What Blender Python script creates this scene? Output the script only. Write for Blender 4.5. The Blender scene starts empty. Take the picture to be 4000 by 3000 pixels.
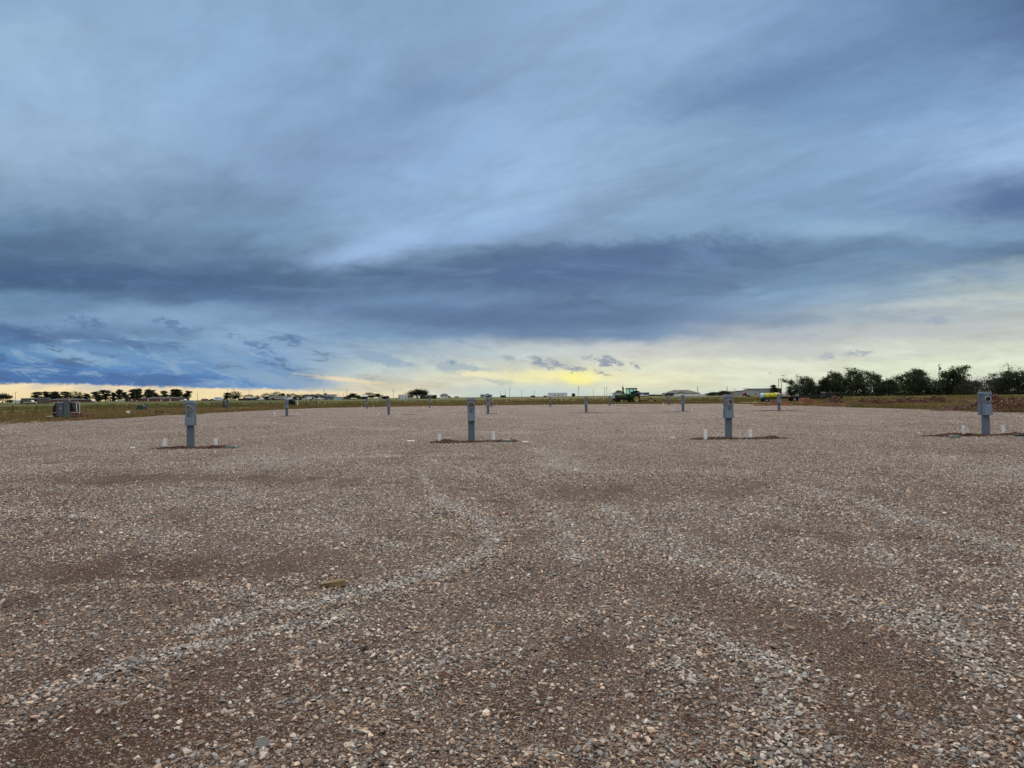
import bpy, math, random
import numpy as np
from mathutils import Vector, Matrix, noise as mnoise
random.seed(7)
R = math.radians
scene = bpy.context.scene
COL = scene.collection

# ------------------------------------------------------------------ camera
CAM_H = 1.41
F = 2800.0                       # focal length in pixels of the 4000 px wide photograph
cam = bpy.data.cameras.new("camera")
cam.sensor_width = 36.0
cam.lens = 36.0 * F / 4000.0
cam.clip_start = 0.05
cam.clip_end = 6000
cam_o = bpy.data.objects.new("camera", cam)
COL.objects.link(cam_o)
cam_m = Matrix.Translation((0, 0, CAM_H)) @ Matrix.Rotation(R(91.02), 4, 'X') @ Matrix.Rotation(R(-0.63), 4, 'Z')
cam_o.matrix_world = cam_m
scene.camera = cam_o


def srgb(r, g=None, b=None):
    if g is None:
        r, g, b = r
    f = lambda c: (c / 255 / 12.92) if c / 255 <= 0.04045 else ((c / 255 + 0.055) / 1.055) ** 2.4
    return (f(r), f(g), f(b))


# ------------------------------------------------------------------ node helper
class E:
    """tiny arithmetic wrapper round shader sockets"""
    def __init__(s, t, k): s.t, s.k = t, k
    def _m(s, op, *o, clamp=False):
        n = s.t.nodes.new('ShaderNodeMath'); n.operation = op; n.use_clamp = clamp
        for i, v in enumerate((s,) + o):
            if isinstance(v, E): s.t.links.new(v.k, n.inputs[i])
            else: n.inputs[i].default_value = v
        return E(s.t, n.outputs[0])
    def __add__(s, o): return s._m('ADD', o)
    __radd__ = __add__
    def __sub__(s, o): return s._m('SUBTRACT', o)
    def __rsub__(s, o): return (s * -1) + o
    def __mul__(s, o): return s._m('MULTIPLY', o)
    __rmul__ = __mul__
    def __truediv__(s, o): return s._m('DIVIDE', o)
    def max(s, o): return s._m('MAXIMUM', o)
    def min(s, o): return s._m('MINIMUM', o)
    def abs(s): return s._m('ABSOLUTE')
    def pow(s, o): return s._m('POWER', o)
    def clamp(s): return s._m('ADD', 0.0, clamp=True)
    def step(s, a, b, lo=0.0, hi=1.0, kind='SMOOTHSTEP'):
        n = s.t.nodes.new('ShaderNodeMapRange'); n.interpolation_type = kind
        s.t.links.new(s.k, n.inputs['Value'])
        n.inputs['From Min'].default_value = a; n.inputs['From Max'].default_value = b
        n.inputs['To Min'].default_value = lo; n.inputs['To Max'].default_value = hi
        return E(s.t, n.outputs[0])


def xyz(t, x, y, z):
    n = t.nodes.new('ShaderNodeCombineXYZ')
    for i, v in enumerate((x, y, z)):
        if isinstance(v, E): t.links.new(v.k, n.inputs[i])
        else: n.inputs[i].default_value = v
    return E(t, n.outputs[0])


def sep(t, v):
    n = t.nodes.new('ShaderNodeSeparateXYZ'); t.links.new(v.k, n.inputs[0])
    return [E(t, n.outputs[i]) for i in range(3)]


def noise(t, v, scale, detail=3, rough=0.55, dist=0.0, color=False):
    n = t.nodes.new('ShaderNodeTexNoise')
    if v is not None: t.links.new(v.k, n.inputs['Vector'])
    n.inputs['Scale'].default_value = scale; n.inputs['Detail'].default_value = detail
    n.inputs['Roughness'].default_value = rough; n.inputs['Distortion'].default_value = dist
    return E(t, n.outputs['Color' if color else 'Fac'])


def mixc(t, fac, a, b, mode='MIX'):
    n = t.nodes.new('ShaderNodeMix'); n.data_type = 'RGBA'; n.blend_type = mode; n.clamp_factor = True
    for sock, v in ((n.inputs[0], fac), (n.inputs[6], a), (n.inputs[7], b)):
        if isinstance(v, E): t.links.new(v.k, sock)
        elif isinstance(v, (tuple, list)): sock.default_value = (*v[:3], 1)
        else: sock.default_value = v
    return E(t, n.outputs[2])


def ramp(t, fac, stops, interp='LINEAR'):
    n = t.nodes.new('ShaderNodeValToRGB'); n.color_ramp.interpolation = interp
    t.links.new(fac.k, n.inputs[0])
    el = n.color_ramp.elements
    while len(el) < len(stops): el.new(0.5)
    for e, (p, c) in zip(el, sorted(stops, key=lambda q: q[0])):
        e.position = p
        e.color = (*c[:3], 1)
    return E(t, n.outputs[0])


# ------------------------------------------------------------------ world: overcast evening sky
SUN_AZ, SUN_EL = 5.0, 26.0      # the sun stands behind the cloud, above the bright gap ahead
world = bpy.data.worlds.new("World")
scene.world = world
world.use_nodes = True
wt = world.node_tree
wt.nodes.clear()
tc = wt.nodes.new('ShaderNodeTexCoord')
dirv = E(wt, tc.outputs['Generated'])
dx, dy, dz = sep(wt, dirv)
dyc = dy.max(0.34)
u = dx / dyc
v = dz / dyc + u * 0.011
uv = xyz(wt, u, v, dz * 0.0)
# organic displacement of the whole cloud picture
flat = xyz(wt, u, v * 2.6, 0.0)
w1 = sep(wt, noise(wt, flat, 5.0, 4, 0.6, color=True))
w2 = sep(wt, noise(wt, flat, 22.0, 4, 0.6, color=True))
amp = v.step(0.0, 0.22, 0.25, 1.1)
us = u + (w1[0] - 0.5) * 0.16 * amp + (w2[0] - 0.5) * 0.05
vs = v + (w1[1] - 0.5) * 0.075 * amp + (w2[1] - 0.5) * 0.018 * amp.max(0.6)
SKY = [  # row height in the photograph, then nine colours from its left edge to its right
 (0,   [(125,155,190),(132,163,200),(125,158,195),(122,153,190),(118,152,190),(135,168,210),(118,150,192),(105,138,182),(78,108,150)]),
 (150, [(135,165,195),(132,163,200),(130,163,202),(128,160,200),(122,155,195),(138,172,215),(115,147,190),(100,133,178),(92,122,168)]),
 (350, [(137,167,203),(138,170,207),(130,163,203),(118,150,190),(128,162,205),(130,165,205),(102,136,180),(108,142,187),(125,158,203)]),
 (600, [(138,165,197),(140,170,205),(128,160,203),(122,153,195),(140,175,218),(128,162,200),(122,157,195),(125,158,200),(148,180,222)]),
 (780, [(130,160,195),(130,162,198),(112,143,182),(130,162,203),(145,178,222),(132,166,205),(118,150,190),(130,162,205),(90,118,162)]),
 (900, [(100,132,170),(112,143,180),(105,135,172),(148,180,222),(135,165,208),(125,158,198),(120,152,190),(142,175,210),(115,145,185)]),
 (980, [(85,115,155),(100,130,168),(100,130,168),(140,170,210),(95,125,168),(85,115,158),(100,132,172),(120,152,190),(95,122,158)]),
 (1080,[(68,98,140),(72,102,142),(85,115,155),(92,122,165),(82,112,158),(82,112,158),(115,148,188),(125,155,190),(160,175,192)]),
 (1160,[(110,145,185),(85,115,155),(82,113,158),(100,132,172),(95,125,168),(95,125,168),(125,155,192),(150,170,195),(195,200,198)]),
 (1240,[(105,140,182),(128,162,200),(118,150,190),(85,115,160),(85,115,160),(85,115,160),(130,155,188),(175,185,195),(185,190,190)]),
 (1310,[(78,108,150),(105,140,180),(135,168,205),(110,145,185),(100,130,170),(110,140,180),(175,182,192),(190,192,192),(195,197,193)]),
 (1370,[(100,145,190),(110,150,190),(130,162,200),(150,172,195),(185,195,200),(200,200,198),(200,200,196),(212,212,200),(215,217,200)]),
 (1430,[(75,120,175),(90,135,188),(105,145,190),(185,198,200),(206,208,196),(220,219,198),(220,221,202),(226,228,205),(222,225,202)]),
 (1475,[(76,114,166),(74,114,168),(90,138,190),(200,202,192),(222,218,188),(232,226,192),(222,223,202),(222,224,202),(215,218,200)]),
 (1510,[(74,114,166),(78,118,172),(110,150,195),(215,205,180),(205,210,200),(222,220,192),(218,220,198),(215,218,198),(210,215,198)]),
 (1545,[(70,112,170),(80,120,178),(120,155,190),(222,212,188),(195,208,202),(205,212,195),(205,213,200),(210,215,200),(210,214,198)]),
]
ufac = (us / 1.6 + 0.5).clamp()
prev = None
for k, (yy, cols) in enumerate(SKY):
    st = [(0.5 + (i * 500 - 2000) / 2800 / 1.6, srgb(*c)) for i, c in enumerate(cols)]
    c = ramp(wt, ufac, st, 'B_SPLINE' if yy < 1300 else 'EASE')
    vr = (1550 - yy) / 2800
    if prev is None:
        acc = c
    else:
        acc = mixc(wt, vs.step(vr, prev), c, acc)      # above: the earlier rows, below: this one
    prev = vr
# wind-drawn streaks running away to the left of the view, seen in true perspective on the cloud sheet
zc = dz.max(0.02) + 0.10
ca, sa = math.cos(R(38)), math.sin(R(38))
px_ = dx / zc; py_ = dy / zc
along = py_ * ca - px_ * sa
cross = px_ * ca + py_ * sa
st1 = noise(wt, xyz(wt, cross * 1.0, along * 0.42, 0.0), 1.5, 5, 0.55, 0.6)
st2 = noise(wt, xyz(wt, cross * 1.0, along * 0.5, 3.7), 4.5, 5, 0.6, 0.4)
st3 = noise(wt, xyz(wt, cross * 1.0, along * 0.4, 8.2), 11.0, 5, 0.62, 0.5)
lum = (st1 - 0.5) * 0.80 + (st2 - 0.5) * 0.52 + (st3 - 0.5) * 0.16
fine = noise(wt, xyz(wt, u, v * 4.5, 1.3), 16.0, 6, 0.62, 0.3)
lum = lum * v.step(0.03, 0.2) + (fine - 0.5) * v.step(0.02, 0.22, 0.50, 0.12)
rr = R(-17)
ur = u * math.cos(rr) + v * (2.0 * math.sin(rr))
vr_ = v * (2.0 * math.cos(rr)) - u * math.sin(rr)
bil = noise(wt, xyz(wt, ur, vr_ * 2.2, 7.7), 15.0, 7, 0.66, 0.5)
lum = lum + (bil - 0.5) * (u.step(0.05, -0.25, 0.35, 1.0) * v.step(0.115, 0.07) * 0.75)
gain = (lum + 1.0 + v.step(0.25, 0.4) * 0.13 + u.step(-0.1, -0.5) * v.step(0.25, 0.4) * 0.06) * (v.step(0.13, 0.16) * v.step(0.25, 0.21) * -0.10 + 1.0)
gcol = xyz(wt, gain * (v.step(0.10, 0.15) * v.step(0.30, 0.2) * -0.06 + 0.96), gain, gain * (v.step(0.02, 0.12) * -0.03 + 1.0))
acc = mixc(wt, 1.0, acc, gcol, 'MULTIPLY')
ch = sep(wt, acc)
grey = ch[0] * 0.3 + ch[1] * 0.5 + ch[2] * 0.2
acc = mixc(wt, v.step(0.02, 0.12) * 0.13, acc, xyz(wt, grey, grey * 1.02, grey * 1.05))

rag = noise(wt, xyz(wt, u, v * 1.7, 5.1), 42.0, 7, 0.72, 0.3)
rag2 = noise(wt, xyz(wt, u, v * 1.7, 9.1), 9.0, 5, 0.6, 0.2)


wisp = noise(wt, xyz(wt, ur * 1.0, vr_ * 1.3, 2.2), 60.0, 7, 0.7, 0.8)


def P(x, y):
    return ((x - 2000) / F, (1550 - y) / F)


def blob(acc, x, y, rx, ry, rot, colr, op=1.0, soft=0.5, rough=0.5, big=0.0):
    cu, cv = P(x, y)
    a = R(rot); c_, s_ = math.cos(a), math.sin(a)
    du = u - cu; dv = v - cv
    p = (du * c_ + dv * s_) * (F / rx)
    q = (dv * c_ - du * s_) * (F / ry)
    d = (p * p + q * q).pow(0.5) + (rag - 0.5) * (rough * 2) 
    if big: d = d + (rag2 - 0.5) * big
    m = d.step(1.0, 1.0 - soft, 0.0, op)
    if big == 0.51:
        m = m * (wisp - d * 0.16).step(0.34, 0.52)
    return mixc(wt, m, acc, srgb(*colr) if max(colr) > 2 else colr)

# broad soft bodies first, then crisp cloudlets
BL = [
 (2350, 1020, 900, 110, 4, (84,112,152), .6, 1.0, .6, 1.0),
 (2150, 1085, 800, 90, 3, (82,110,148), .5, 1.0, .6, 1.0),
 (450, 1085, 1050, 75, -3, (72,101,138), .75, .9, .6, .9),
 (1750, 1250, 950, 55, -4, (88,117,154), .6, 1.0, .7, 1.1),
 (2300, 1190, 500, 40, 2, (88,116,150), .5, 1.0, .8, 1.1),
 (2500, 985, 760, 80, 7, (76,105,144), .65, 1.0, .7, 1.2),
 (2150, 1065, 640, 70, 5, (74,103,142), .6, 1.0, .7, 1.2),
 (1480, 965, 430, 75, 13, (160,190,232), .8, 1.0, .4, .4),
 (1950, 900, 520, 50, 12, (150,182,226), .5, 1.0, .4, .4),
 (1850, 560, 620, 150, 38, (148,182,224), .45, 1.0, .5, .8),
 (1650, 380, 450, 110, 20, (114,146,186), .5, 1.0, .6, .8),
 (2950, 330, 800, 130, 14, (98,130,175), .45, 1.0, .6, .8),
 (3950, 790, 330, 90, 10, (82,109,152), .7, 1.0, .5, .6),
 (3750, 1010, 560, 45, 8, (98,124,160), .55, 1.0, .5, .8),
 (3300, 890, 400, 50, 4, (150,184,215), .5, 1.0, .6, .8),
 (60, 1300, 190, 45, -12, (74,102,146), .85, .7, .8, .8),
 (420, 1330, 470, 40, -10, (86,116,158), .8, .8, .9, 1.0),
 (60, 1360, 260, 90, -20, (92,132,178), .5, .8, .9, .8),
 (600, 1400, 560, 60, -6, (106,146,188), .7, .6, 1.0, 1.3),
 (520, 1475, 700, 34, -3, (74,112,164), .8, .9, .9, 1.0),
 (100, 1450, 400, 50, -3, (72,115,170), .7, .8, .6, .8),
 (300, 1392, 260, 30, -12, (140,174,202), .7, .8, 1.0, 1.2),
 (960, 1440, 200, 45, -18, (128,160,192), .75, .5, .9, 1.0),
 (1100, 1485, 240, 30, -6, (132,162,192), .8, .5, .8, .8),
 (1480, 1400, 160, 26, -12, (140,165,190), .8, .5, 1.0, .8),
 (1800, 1440, 210, 34, -14, (158,176,188), .8, .5, 1.0, 1.0),
 (2190, 1470, 290, 46, 0, (253,242,165), .6, 1.0, .8, 1.0),
 (2255, 1478, 100, 42, -8, (255,250,130), .6, 1.0, .8, .8),
 (1880, 1463, 140, 22, -3, (255,244,190), .7, .8, .9, .6),
 (1330, 1480, 200, 14, -6, (255,228,175), .7, .9, .9, .6),
 (2050, 1530, 420, 20, 0, (190,206,204), .75, .9, .4, .5),
 (3100, 1370, 320, 40, -3, (192,194,196), .6, .7, 1.0, 1.0),
 (3500, 1290, 700, 40, 2, (182,188,194), .5, .9, .8, .8),
 (3700, 1180, 500, 30, 4, (214,215,204), .45, 1.0, .7, .8),
]
for b in BL: acc = blob(acc, *b)
CL = [
 (2150, 1425, 75, 17, -12, (140,153,170)), (2235, 1438, 45, 10, -6, (150,160,172)),
 (2375, 1415, 48, 17, -10, (140,152,170)), (2355, 1455, 28, 9, -14, (150,158,168)), (2485, 1428, 20, 8, -30, (150,158,172)),
 (2290, 1400, 26, 8, 0, (170,176,182)), (1755, 1408, 40, 10, -20, (132,152,175)), (1985, 1400, 26, 12, -24, (160,175,185)),
 (1145, 1325, 30, 15, -35, (96,130,172)), (985, 1345, 85, 18, -22, (98,130,172)), (690, 1280, 60, 15, -28, (98,130,170)),
 (765, 1290, 40, 8, 4, (106,140,180)), (330, 1260, 70, 24, -12, (96,128,168)), (520, 1340, 60, 12, -20, (92,124,166)), (620, 1255, 24, 12, 0, (98,132,172)),
 (3665, 1248, 46, 18, 4, (158,173,190)), (3350, 1378, 48, 11, 4, (172,180,186)), (3240, 1392, 42, 11, 4, (176,182,188)), (3180, 1308, 30, 8, 6, (170,178,190)),
]
for x, y, rx, ry, rot, c in CL:
    acc = blob(acc, x, y, rx * 1.7, ry * 2.0, rot, c, .95, .6, 1.0, .51)
deck = v.step(0.095, 0.14) * v.step(0.24, 0.19)
dk = noise(wt, xyz(wt, u * 1.0 + v * 1.5, v * 5.0, 4.4), 5.0, 6, 0.6, 0.6)
acc = mixc(wt, dk.step(0.50, 0.68) * deck * 0.38, acc, srgb(112, 142, 180))
acc = mixc(wt, dk.step(0.46, 0.32) * deck * 0.35, acc, srgb(66, 92, 128))
reg = u.step(-0.12, -0.38) * v.step(0.10, 0.075) * v.step(0.008, 0.02)
acc = mixc(wt, (bil - 0.0).step(0.52, 0.66) * reg * 0.75, acc, srgb(138, 168, 196))
acc = mixc(wt, (bil - 0.0).step(0.47, 0.36) * reg * 0.7, acc, srgb(76, 104, 146))
# clear cream strip under the flat cloud base on the left
edge = u * -0.024 + (-0.001) + (rag - 0.5) * 0.012 + (rag2 - 0.5) * 0.012
strip = (v - edge).step(0.0050, 0.0) * u.step(-0.05, -0.36)
cream = mixc(wt, v.step(0.004, 0.022), srgb(244,222,172), srgb(248,230,192))
cream = mixc(wt, (rag2 - 0.0).step(0.52, 0.66) * (v - edge).step(-0.012, -0.002) * 0.7, cream, srgb(196, 190, 182))
acc = mixc(wt, strip * 0.97, acc, cream)
# unseen sky overhead and behind the camera, brightened to add fill on the ground
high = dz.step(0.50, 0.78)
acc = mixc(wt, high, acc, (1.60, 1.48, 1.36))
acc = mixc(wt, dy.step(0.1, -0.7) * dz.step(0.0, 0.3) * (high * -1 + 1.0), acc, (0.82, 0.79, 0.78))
# clear-air sky as seen through the thinnest cloud
skyn = wt.nodes.new('ShaderNodeTexSky'); skyn.sky_type = 'NISHITA'; skyn.sun_disc = False
skyn.sun_elevation = R(SUN_EL); skyn.sun_rotation = R(SUN_AZ)
clear = mixc(wt, 1.0, E(wt, skyn.outputs[0]), (0.10, 0.10, 0.10), 'MULTIPLY')
acc = mixc(wt, 0.012, acc, clear)
# ground side of the dome
acc = mixc(wt, dz.step(0.0, -0.03), acc, (0.12, 0.10, 0.08))
bg = wt.nodes.new('ShaderNodeBackground')
WORLD_STRENGTH = 1.0
bg.inputs['Strength'].default_value = WORLD_STRENGTH
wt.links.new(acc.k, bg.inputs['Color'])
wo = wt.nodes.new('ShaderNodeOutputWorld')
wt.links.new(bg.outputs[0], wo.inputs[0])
world.cycles.sampling_method = 'MANUAL'
world.cycles.sample_map_resolution = 512

sun = bpy.data.lights.new("sun", 'SUN')
sun.energy = 1.4
sun.angle = R(28)
sun.color = (1.0, 0.90, 0.78)
sun_o = bpy.data.objects.new("sun", sun)
COL.objects.link(sun_o)
sd = Vector((math.sin(R(SUN_AZ)) * math.cos(R(SUN_EL)), math.cos(R(SUN_AZ)) * math.cos(R(SUN_EL)), math.sin(R(SUN_EL))))
sun_o.rotation_euler = sd.to_track_quat('Z', 'Y').to_euler()

vsn = scene.view_settings
vsn.view_transform = 'Standard'; vsn.look = 'None'; vsn.exposure = 0.0; vsn.gamma = 1.0
vsn.use_curve_mapping = False

# ------------------------------------------------------------------ geometry helpers
def Mt(name):
    m = bpy.data.materials.new(name); m.use_nodes = True
    return m


def ray(x, y):
    d = Vector(((x - 2000) / F, -(y - 1500) / F, -1.0))
    return (cam_m.to_3x3() @ d).normalized()


def gp(x, y, z=0.0):
    """point of the level ground seen at a pixel of the photograph (used once, to survey the site)"""
    d = ray(x, y)
    t = (z - CAM_H) / d.z
    return Vector((d.x * t, d.y * t, z))


def at(x, D):
    """world X of photograph column x at distance D"""
    d = ray(x, 1572 - 0.011 * x)
    return d.x / d.y * D


def ground_z(x, y):
    r = math.hypot(x, y)
    t = min(1, max(0, (r - 170) / 600.0))
    return 1.30 * t * t * (3 - 2 * t)


def vnoise(x, y, seed=0):
    """value noise on numpy arrays"""
    xi = np.floor(x).astype(np.int64); yi = np.floor(y).astype(np.int64)
    fx = x - xi; fy = y - yi
    fx = fx * fx * (3 - 2 * fx); fy = fy * fy * (3 - 2 * fy)
    def h(a, b):
        n = (a * 374761393 + b * 668265263 + seed * 144665) & 0x7fffffff
        n = ((n ^ (n >> 13)) * 1274126177) & 0x7fffffff
        n = n ^ (n >> 16)
        return (n & 0xffff) / 65535.0
    return (h(xi, yi) * (1 - fx) + h(xi + 1, yi) * fx) * (1 - fy) + (h(xi, yi + 1) * (1 - fx) + h(xi + 1, yi + 1) * fx) * fy


def fbm(x, y, seed=0, o=4, lac=2.03, g=0.5):
    a, s, n = 1.0, 0.0, 0.0
    for i in range(o):
        s = s + a * vnoise(x, y, seed + i * 17); n += a
        x = x * lac + 3.1; y = y * lac + 1.7; a *= g
    return s / n


# lines of loose, piled stones and bare patches, surveyed on the ground
PILES = [  # (pixels, half width in m, strength)
 ([(1640,1850),(1720,1960),(1870,2040),(1925,2120),(1880,2180),(1700,2250),(1450,2320),(1250,2370),(1000,2420),(800,2470)], .16, .85),
 ([(1330,2080),(1450,2120),(1560,2150)], .12, .6),
 ([(2110,1750),(2150,1820),(2300,1850),(2500,1840),(2850,1850)], .5, .45),
 ([(2380,1990),(2480,2080),(2700,2200),(3000,2270),(3350,2400),(3850,2520)], .24, .36),
 ([(2860,2560),(3050,2600),(3020,2800),(3080,3050)], .14, .5),
 ([(3100,1900),(3600,2050),(4050,2200)], .25, .5),
 ([(-50,1990),(350,2030),(700,2120)], .3, .35),
 ([(100,2750),(500,2620),(900,2520),(1350,2430)], .12, .7),
 ([(900,1800),(1350,1790),(1800,1780)], .6, .6),
 ([(2500,2900),(2650,2700),(2600,2500)], .10, .4),
 ([(3300,2000),(3500,2250),(3900,2700)], .12, .4),

  ([(1650,1790),(2000,1900),(2200,2050),(2250,2200)], .14, .5),
  ([(0,2330),(420,2290),(850,2320),(1100,2380)], .11, .5),
  ([(1000,1650),(1500,1680),(2000,1690),(2700,1680),(3300,1700)], .9, .35),
  ([(2650,2450),(2900,2560),(3300,2700),(3700,2950)], .11, .55),
  ([(1500,2750),(1700,2600),(2100,2560)], .09, .4),
]
BARE = [([(2150,2250),(2500,2300),(2900,2400),(3300,2560)], .5, .5),
        ([(0,1880),(600,1870),(1300,1880),(2100,1930),(2900,1900)], .9, .55),
        ([(200,2250),(800,2230),(1200,2200)], .4, .5), ([(3350,2600),(3500,2750),(3500,2950)], .22, .6),
        ([(300,2900),(1000,2850),(1700,2750)], .25, .35), ([(2000,2480),(2400,2600),(2300,2850)], .4, .25)]


def seg_dist(x, y, pts):
    d = np.full(x.shape, 1e9)
    for a, b in zip(pts[:-1], pts[1:]):
        ax, ay = a; bx, by = b
        vx, vy = bx - ax, by - ay
        t = np.clip(((x - ax) * vx + (y - ay) * vy) / (vx * vx + vy * vy + 1e-9), 0, 1)
        d = np.minimum(d, np.hypot(x - ax - t * vx, y - ay - t * vy))
    return d


def to_ground(pts): return [(gp(*p).x, gp(*p).y) for p in pts]


def cover(x, y):
    c = 0.55 + (fbm(x * 0.55, y * 0.30, 3, 4) - 0.5) * 0.7 + (fbm(x * 2.6, y * 2.2, 9, 3) - 0.5) * 0.75
    wob = (fbm(x * 1.5, y * 1.5, 21, 3) - 0.5) * 0.5
    for pts, w, s in PILES:
        d = seg_dist(x, y, to_ground(pts)) + wob * (w / .3)
        c = c + s * 0.75 * np.clip(1.25 - d / (w * 1.5), 0, 1)
    for pts, w, s in BARE:
        d = seg_dist(x, y, to_ground(pts)) + wob * (w / .4)
        c = c - s * 0.5 * np.clip(1.25 - d / (w * 1.3), 0, 1)
    c = c + np.clip((y - 9) / 16, 0, 1) * 0.28
    return np.clip(c, 0, 1)


def clean(x, y):
    """how washed and pale the stones are: loose windrows are clean, the rolled surface is dusty"""
    c = 0.20 + (fbm(x * 0.8, y * 0.4, 63, 4) - 0.5) * 0.8
    wob = (fbm(x * 1.8, y * 1.8, 21, 3) - 0.5) * 0.22
    for pts, w, s in PILES:
        d = seg_dist(x, y, to_ground(pts)) + wob * (w / .3)
        c = c + s * 0.95 * np.clip(1.5 - d / (w * 0.52), 0, 1) * np.clip(0.30 + 1.5 * (fbm(x * 2.7, y * 1.6, 77, 3) - .22), 0, 1)
    for pts, w, s in BARE:
        d = seg_dist(x, y, to_ground(pts)) + wob * (w / .4)
        c = c - s * 0.4 * np.clip(1.25 - d / (w * 1.3), 0, 1)
    c = c + np.clip((y - 14) / 40, 0, 1) * 0.12
    return np.clip(c, 0, 1)


def mesh_np(name, V, Fc, mats=(), smooth=False):
    me = bpy.data.meshes.new(name)
    V = np.asarray(V, dtype=np.float32).reshape(-1, 3)
    if isinstance(Fc, np.ndarray):
        k = Fc.shape[1]; n = Fc.shape[0]
        me.vertices.add(len(V)); me.vertices.foreach_set('co', V.ravel())
        me.loops.add(n * k); me.loops.foreach_set('vertex_index', Fc.ravel().astype(np.int32))
        me.polygons.add(n); me.polygons.foreach_set('loop_start', np.arange(0, n * k, k, dtype=np.int32))
        me.polygons.foreach_set('loop_total', np.full(n, k, dtype=np.int32))
        me.update(calc_edges=True)
    else:
        me.from_pydata(V.tolist(), [], Fc)
    for m in mats: me.materials.append(m)
    if smooth: me.polygons.foreach_set('use_smooth', [True] * len(me.polygons))
    me.update()
    return me


def link(name, me, parent=None, **props):
    o = bpy.data.objects.new(name, me)
    COL.objects.link(o)
    if parent is not None: o.parent = parent
    for k, val in props.items(): o[k] = val
    return o


# ------------------------------------------------------------------ materials of the ground
def stone_palette():
    return [(0.0, srgb(150,149,146)), (0.10, srgb(196,188,176)), (0.22, srgb(122,124,124)), (0.31, srgb(174,154,134)), (0.44, srgb(146,149,151)),
            (0.50, srgb(212,190,168)), (0.62, srgb(98,97,96)), (0.68, srgb(165,160,152)), (0.78, srgb(158,128,104)), (0.82, srgb(194,168,148)),
            (0.88, srgb(128,112,102)), (0.92, srgb(218,212,202)), (0.985, srgb(140,96,72))]


def principled(m, rough=0.8, spec=0.3):
    b = m.node_tree.nodes['Principled BSDF']
    b.inputs['Roughness'].default_value = rough
    b.inputs['Specular IOR Level'].default_value = spec
    return b


def bump(t, h, strength, dist, b):
    n = t.nodes.new('ShaderNodeBump'); n.inputs['Strength'].default_value = strength; n.inputs['Distance'].default_value = dist
    t.links.new(h.k, n.inputs['Height']); t.links.new(n.outputs[0], b.inputs['Normal'])


def vor(t, v, scale, feature='F1', out='Distance'):
    n = t.nodes.new('ShaderNodeTexVoronoi'); n.feature = feature
    t.links.new(v.k, n.inputs['Vector']); n.inputs['Scale'].default_value = scale
    return E(t, n.outputs[out])


def pos(t):
    n = t.nodes.new('ShaderNodeNewGeometry'); return E(t, n.outputs['Position'])


def objco(t):
    n = t.nodes.new('ShaderNodeTexCoord'); return E(t, n.outputs['Object'])


STONE_GAIN = 1.24
DIRT = srgb(80, 58, 42)
# stones
m_stone = Mt('gravel stone')
t = m_stone.node_tree; b = principled(m_stone, 0.75, 0.3)
oi = t.nodes.new('ShaderNodeObjectInfo'); rnd = E(t, oi.outputs['Random'])
base = ramp(t, rnd, stone_palette(), 'CONSTANT')
oc = objco(t)
n1 = noise(t, oc, 1.6, 4, 0.7)
n2 = noise(t, oc, 9.0, 2, 0.6)
val = (rnd * 57.3)._m('FRACT') * 0.85 + 0.55
f = (n1 - 0.5) * 0.7 + (n2 - 0.5) * 0.5 + 1.0
f = f * val * STONE_GAIN
c = mixc(t, 1.0, base, xyz(t, f, f, f), 'MULTIPLY')
ozn = sep(t, oc)[2]
an = t.nodes.new('ShaderNodeAttribute'); an.attribute_type = 'INSTANCER'; an.attribute_name = 'tone'; tone = E(t, an.outputs['Fac'])
cg = mixc(t, (tone * 1.3 - 0.3).clamp() * 0.75, c, xyz(t, f * 0.50, f * 0.495, f * 0.48))          # clean crushed limestone in the windrows
c = mixc(t, ((n1 - 0.2) * 0.8 - ozn * 0.4 + 0.10 - tone * 0.6).clamp(), cg, tuple(q * 1.0 for q in DIRT))     # dust
t.links.new(c.k, b.inputs['Base Color'])
bump(t, n1 * 0.7 + n2 * 0.3, 0.6, 0.15, b)

# dirt, fines and the stones that are too far to be pieces of their own
m_gravel = Mt('gravel and dirt')
t = m_gravel.node_tree; b = principled(m_gravel, 0.9, 0.2)
at_n = t.nodes.new('ShaderNodeAttribute'); at_n.attribute_name = 'cover'; cov = E(t, at_n.outputs['Fac'])
far_n = t.nodes.new('ShaderNodeAttribute'); far_n.attribute_name = 'far'; far = E(t, far_n.outputs['Fac'])
p = pos(t)
def pebble(scale, lo):
    d = vor(t, p, scale); cc = vor(t, p, scale, out='Color'); s = sep(t, cc)
    col = ramp(t, s[0], stone_palette(), 'CONSTANT')
    g = (s[1] * 0.6 + 0.60) * (STONE_GAIN * 0.9)
    return d, mixc(t, 1.0, col, xyz(t, g, g, g), 'MULTIPLY'), s
cl_n = t.nodes.new('ShaderNodeAttribute'); cl_n.attribute_name = 'clean'; cln = E(t, cl_n.outputs['Fac'])
d1, c1, s1 = pebble(38, 0)
c1 = mixc(t, (cln * 1.3 - 0.3).clamp() * 0.75, mixc(t, (0.48 - cln * 0.5).clamp(), c1, tuple(q * 1.3 for q in DIRT)), (0.46, 0.455, 0.44))
d2, c2, s2 = pebble(120, 0)
big = noise(t, p, 0.9, 5, 0.6)
dn = noise(t, p, 60.0, 4, 0.7)
dirt = ramp(t, dn * 0.6 + big * 0.4, [(0.3, srgb(34,23,15)), (0.5, srgb(56,38,26)), (0.7, srgb(82,58,41))])
c2 = mixc(t, 0.6, c2, dirt)
fines = mixc(t, (s2[2] - (0.60 - cov * 0.35)).step(0.0, 0.05) * d2.step(0.7, 0.35), dirt, c2)
m1 = (s1[2] - (1.08 - cov * 0.88)).step(-0.02, 0.02) * d1.step(0.62, 0.42) * far
c = mixc(t, m1, fines, c1)
t.links.new(c.k, b.inputs['Base Color'])
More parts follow.
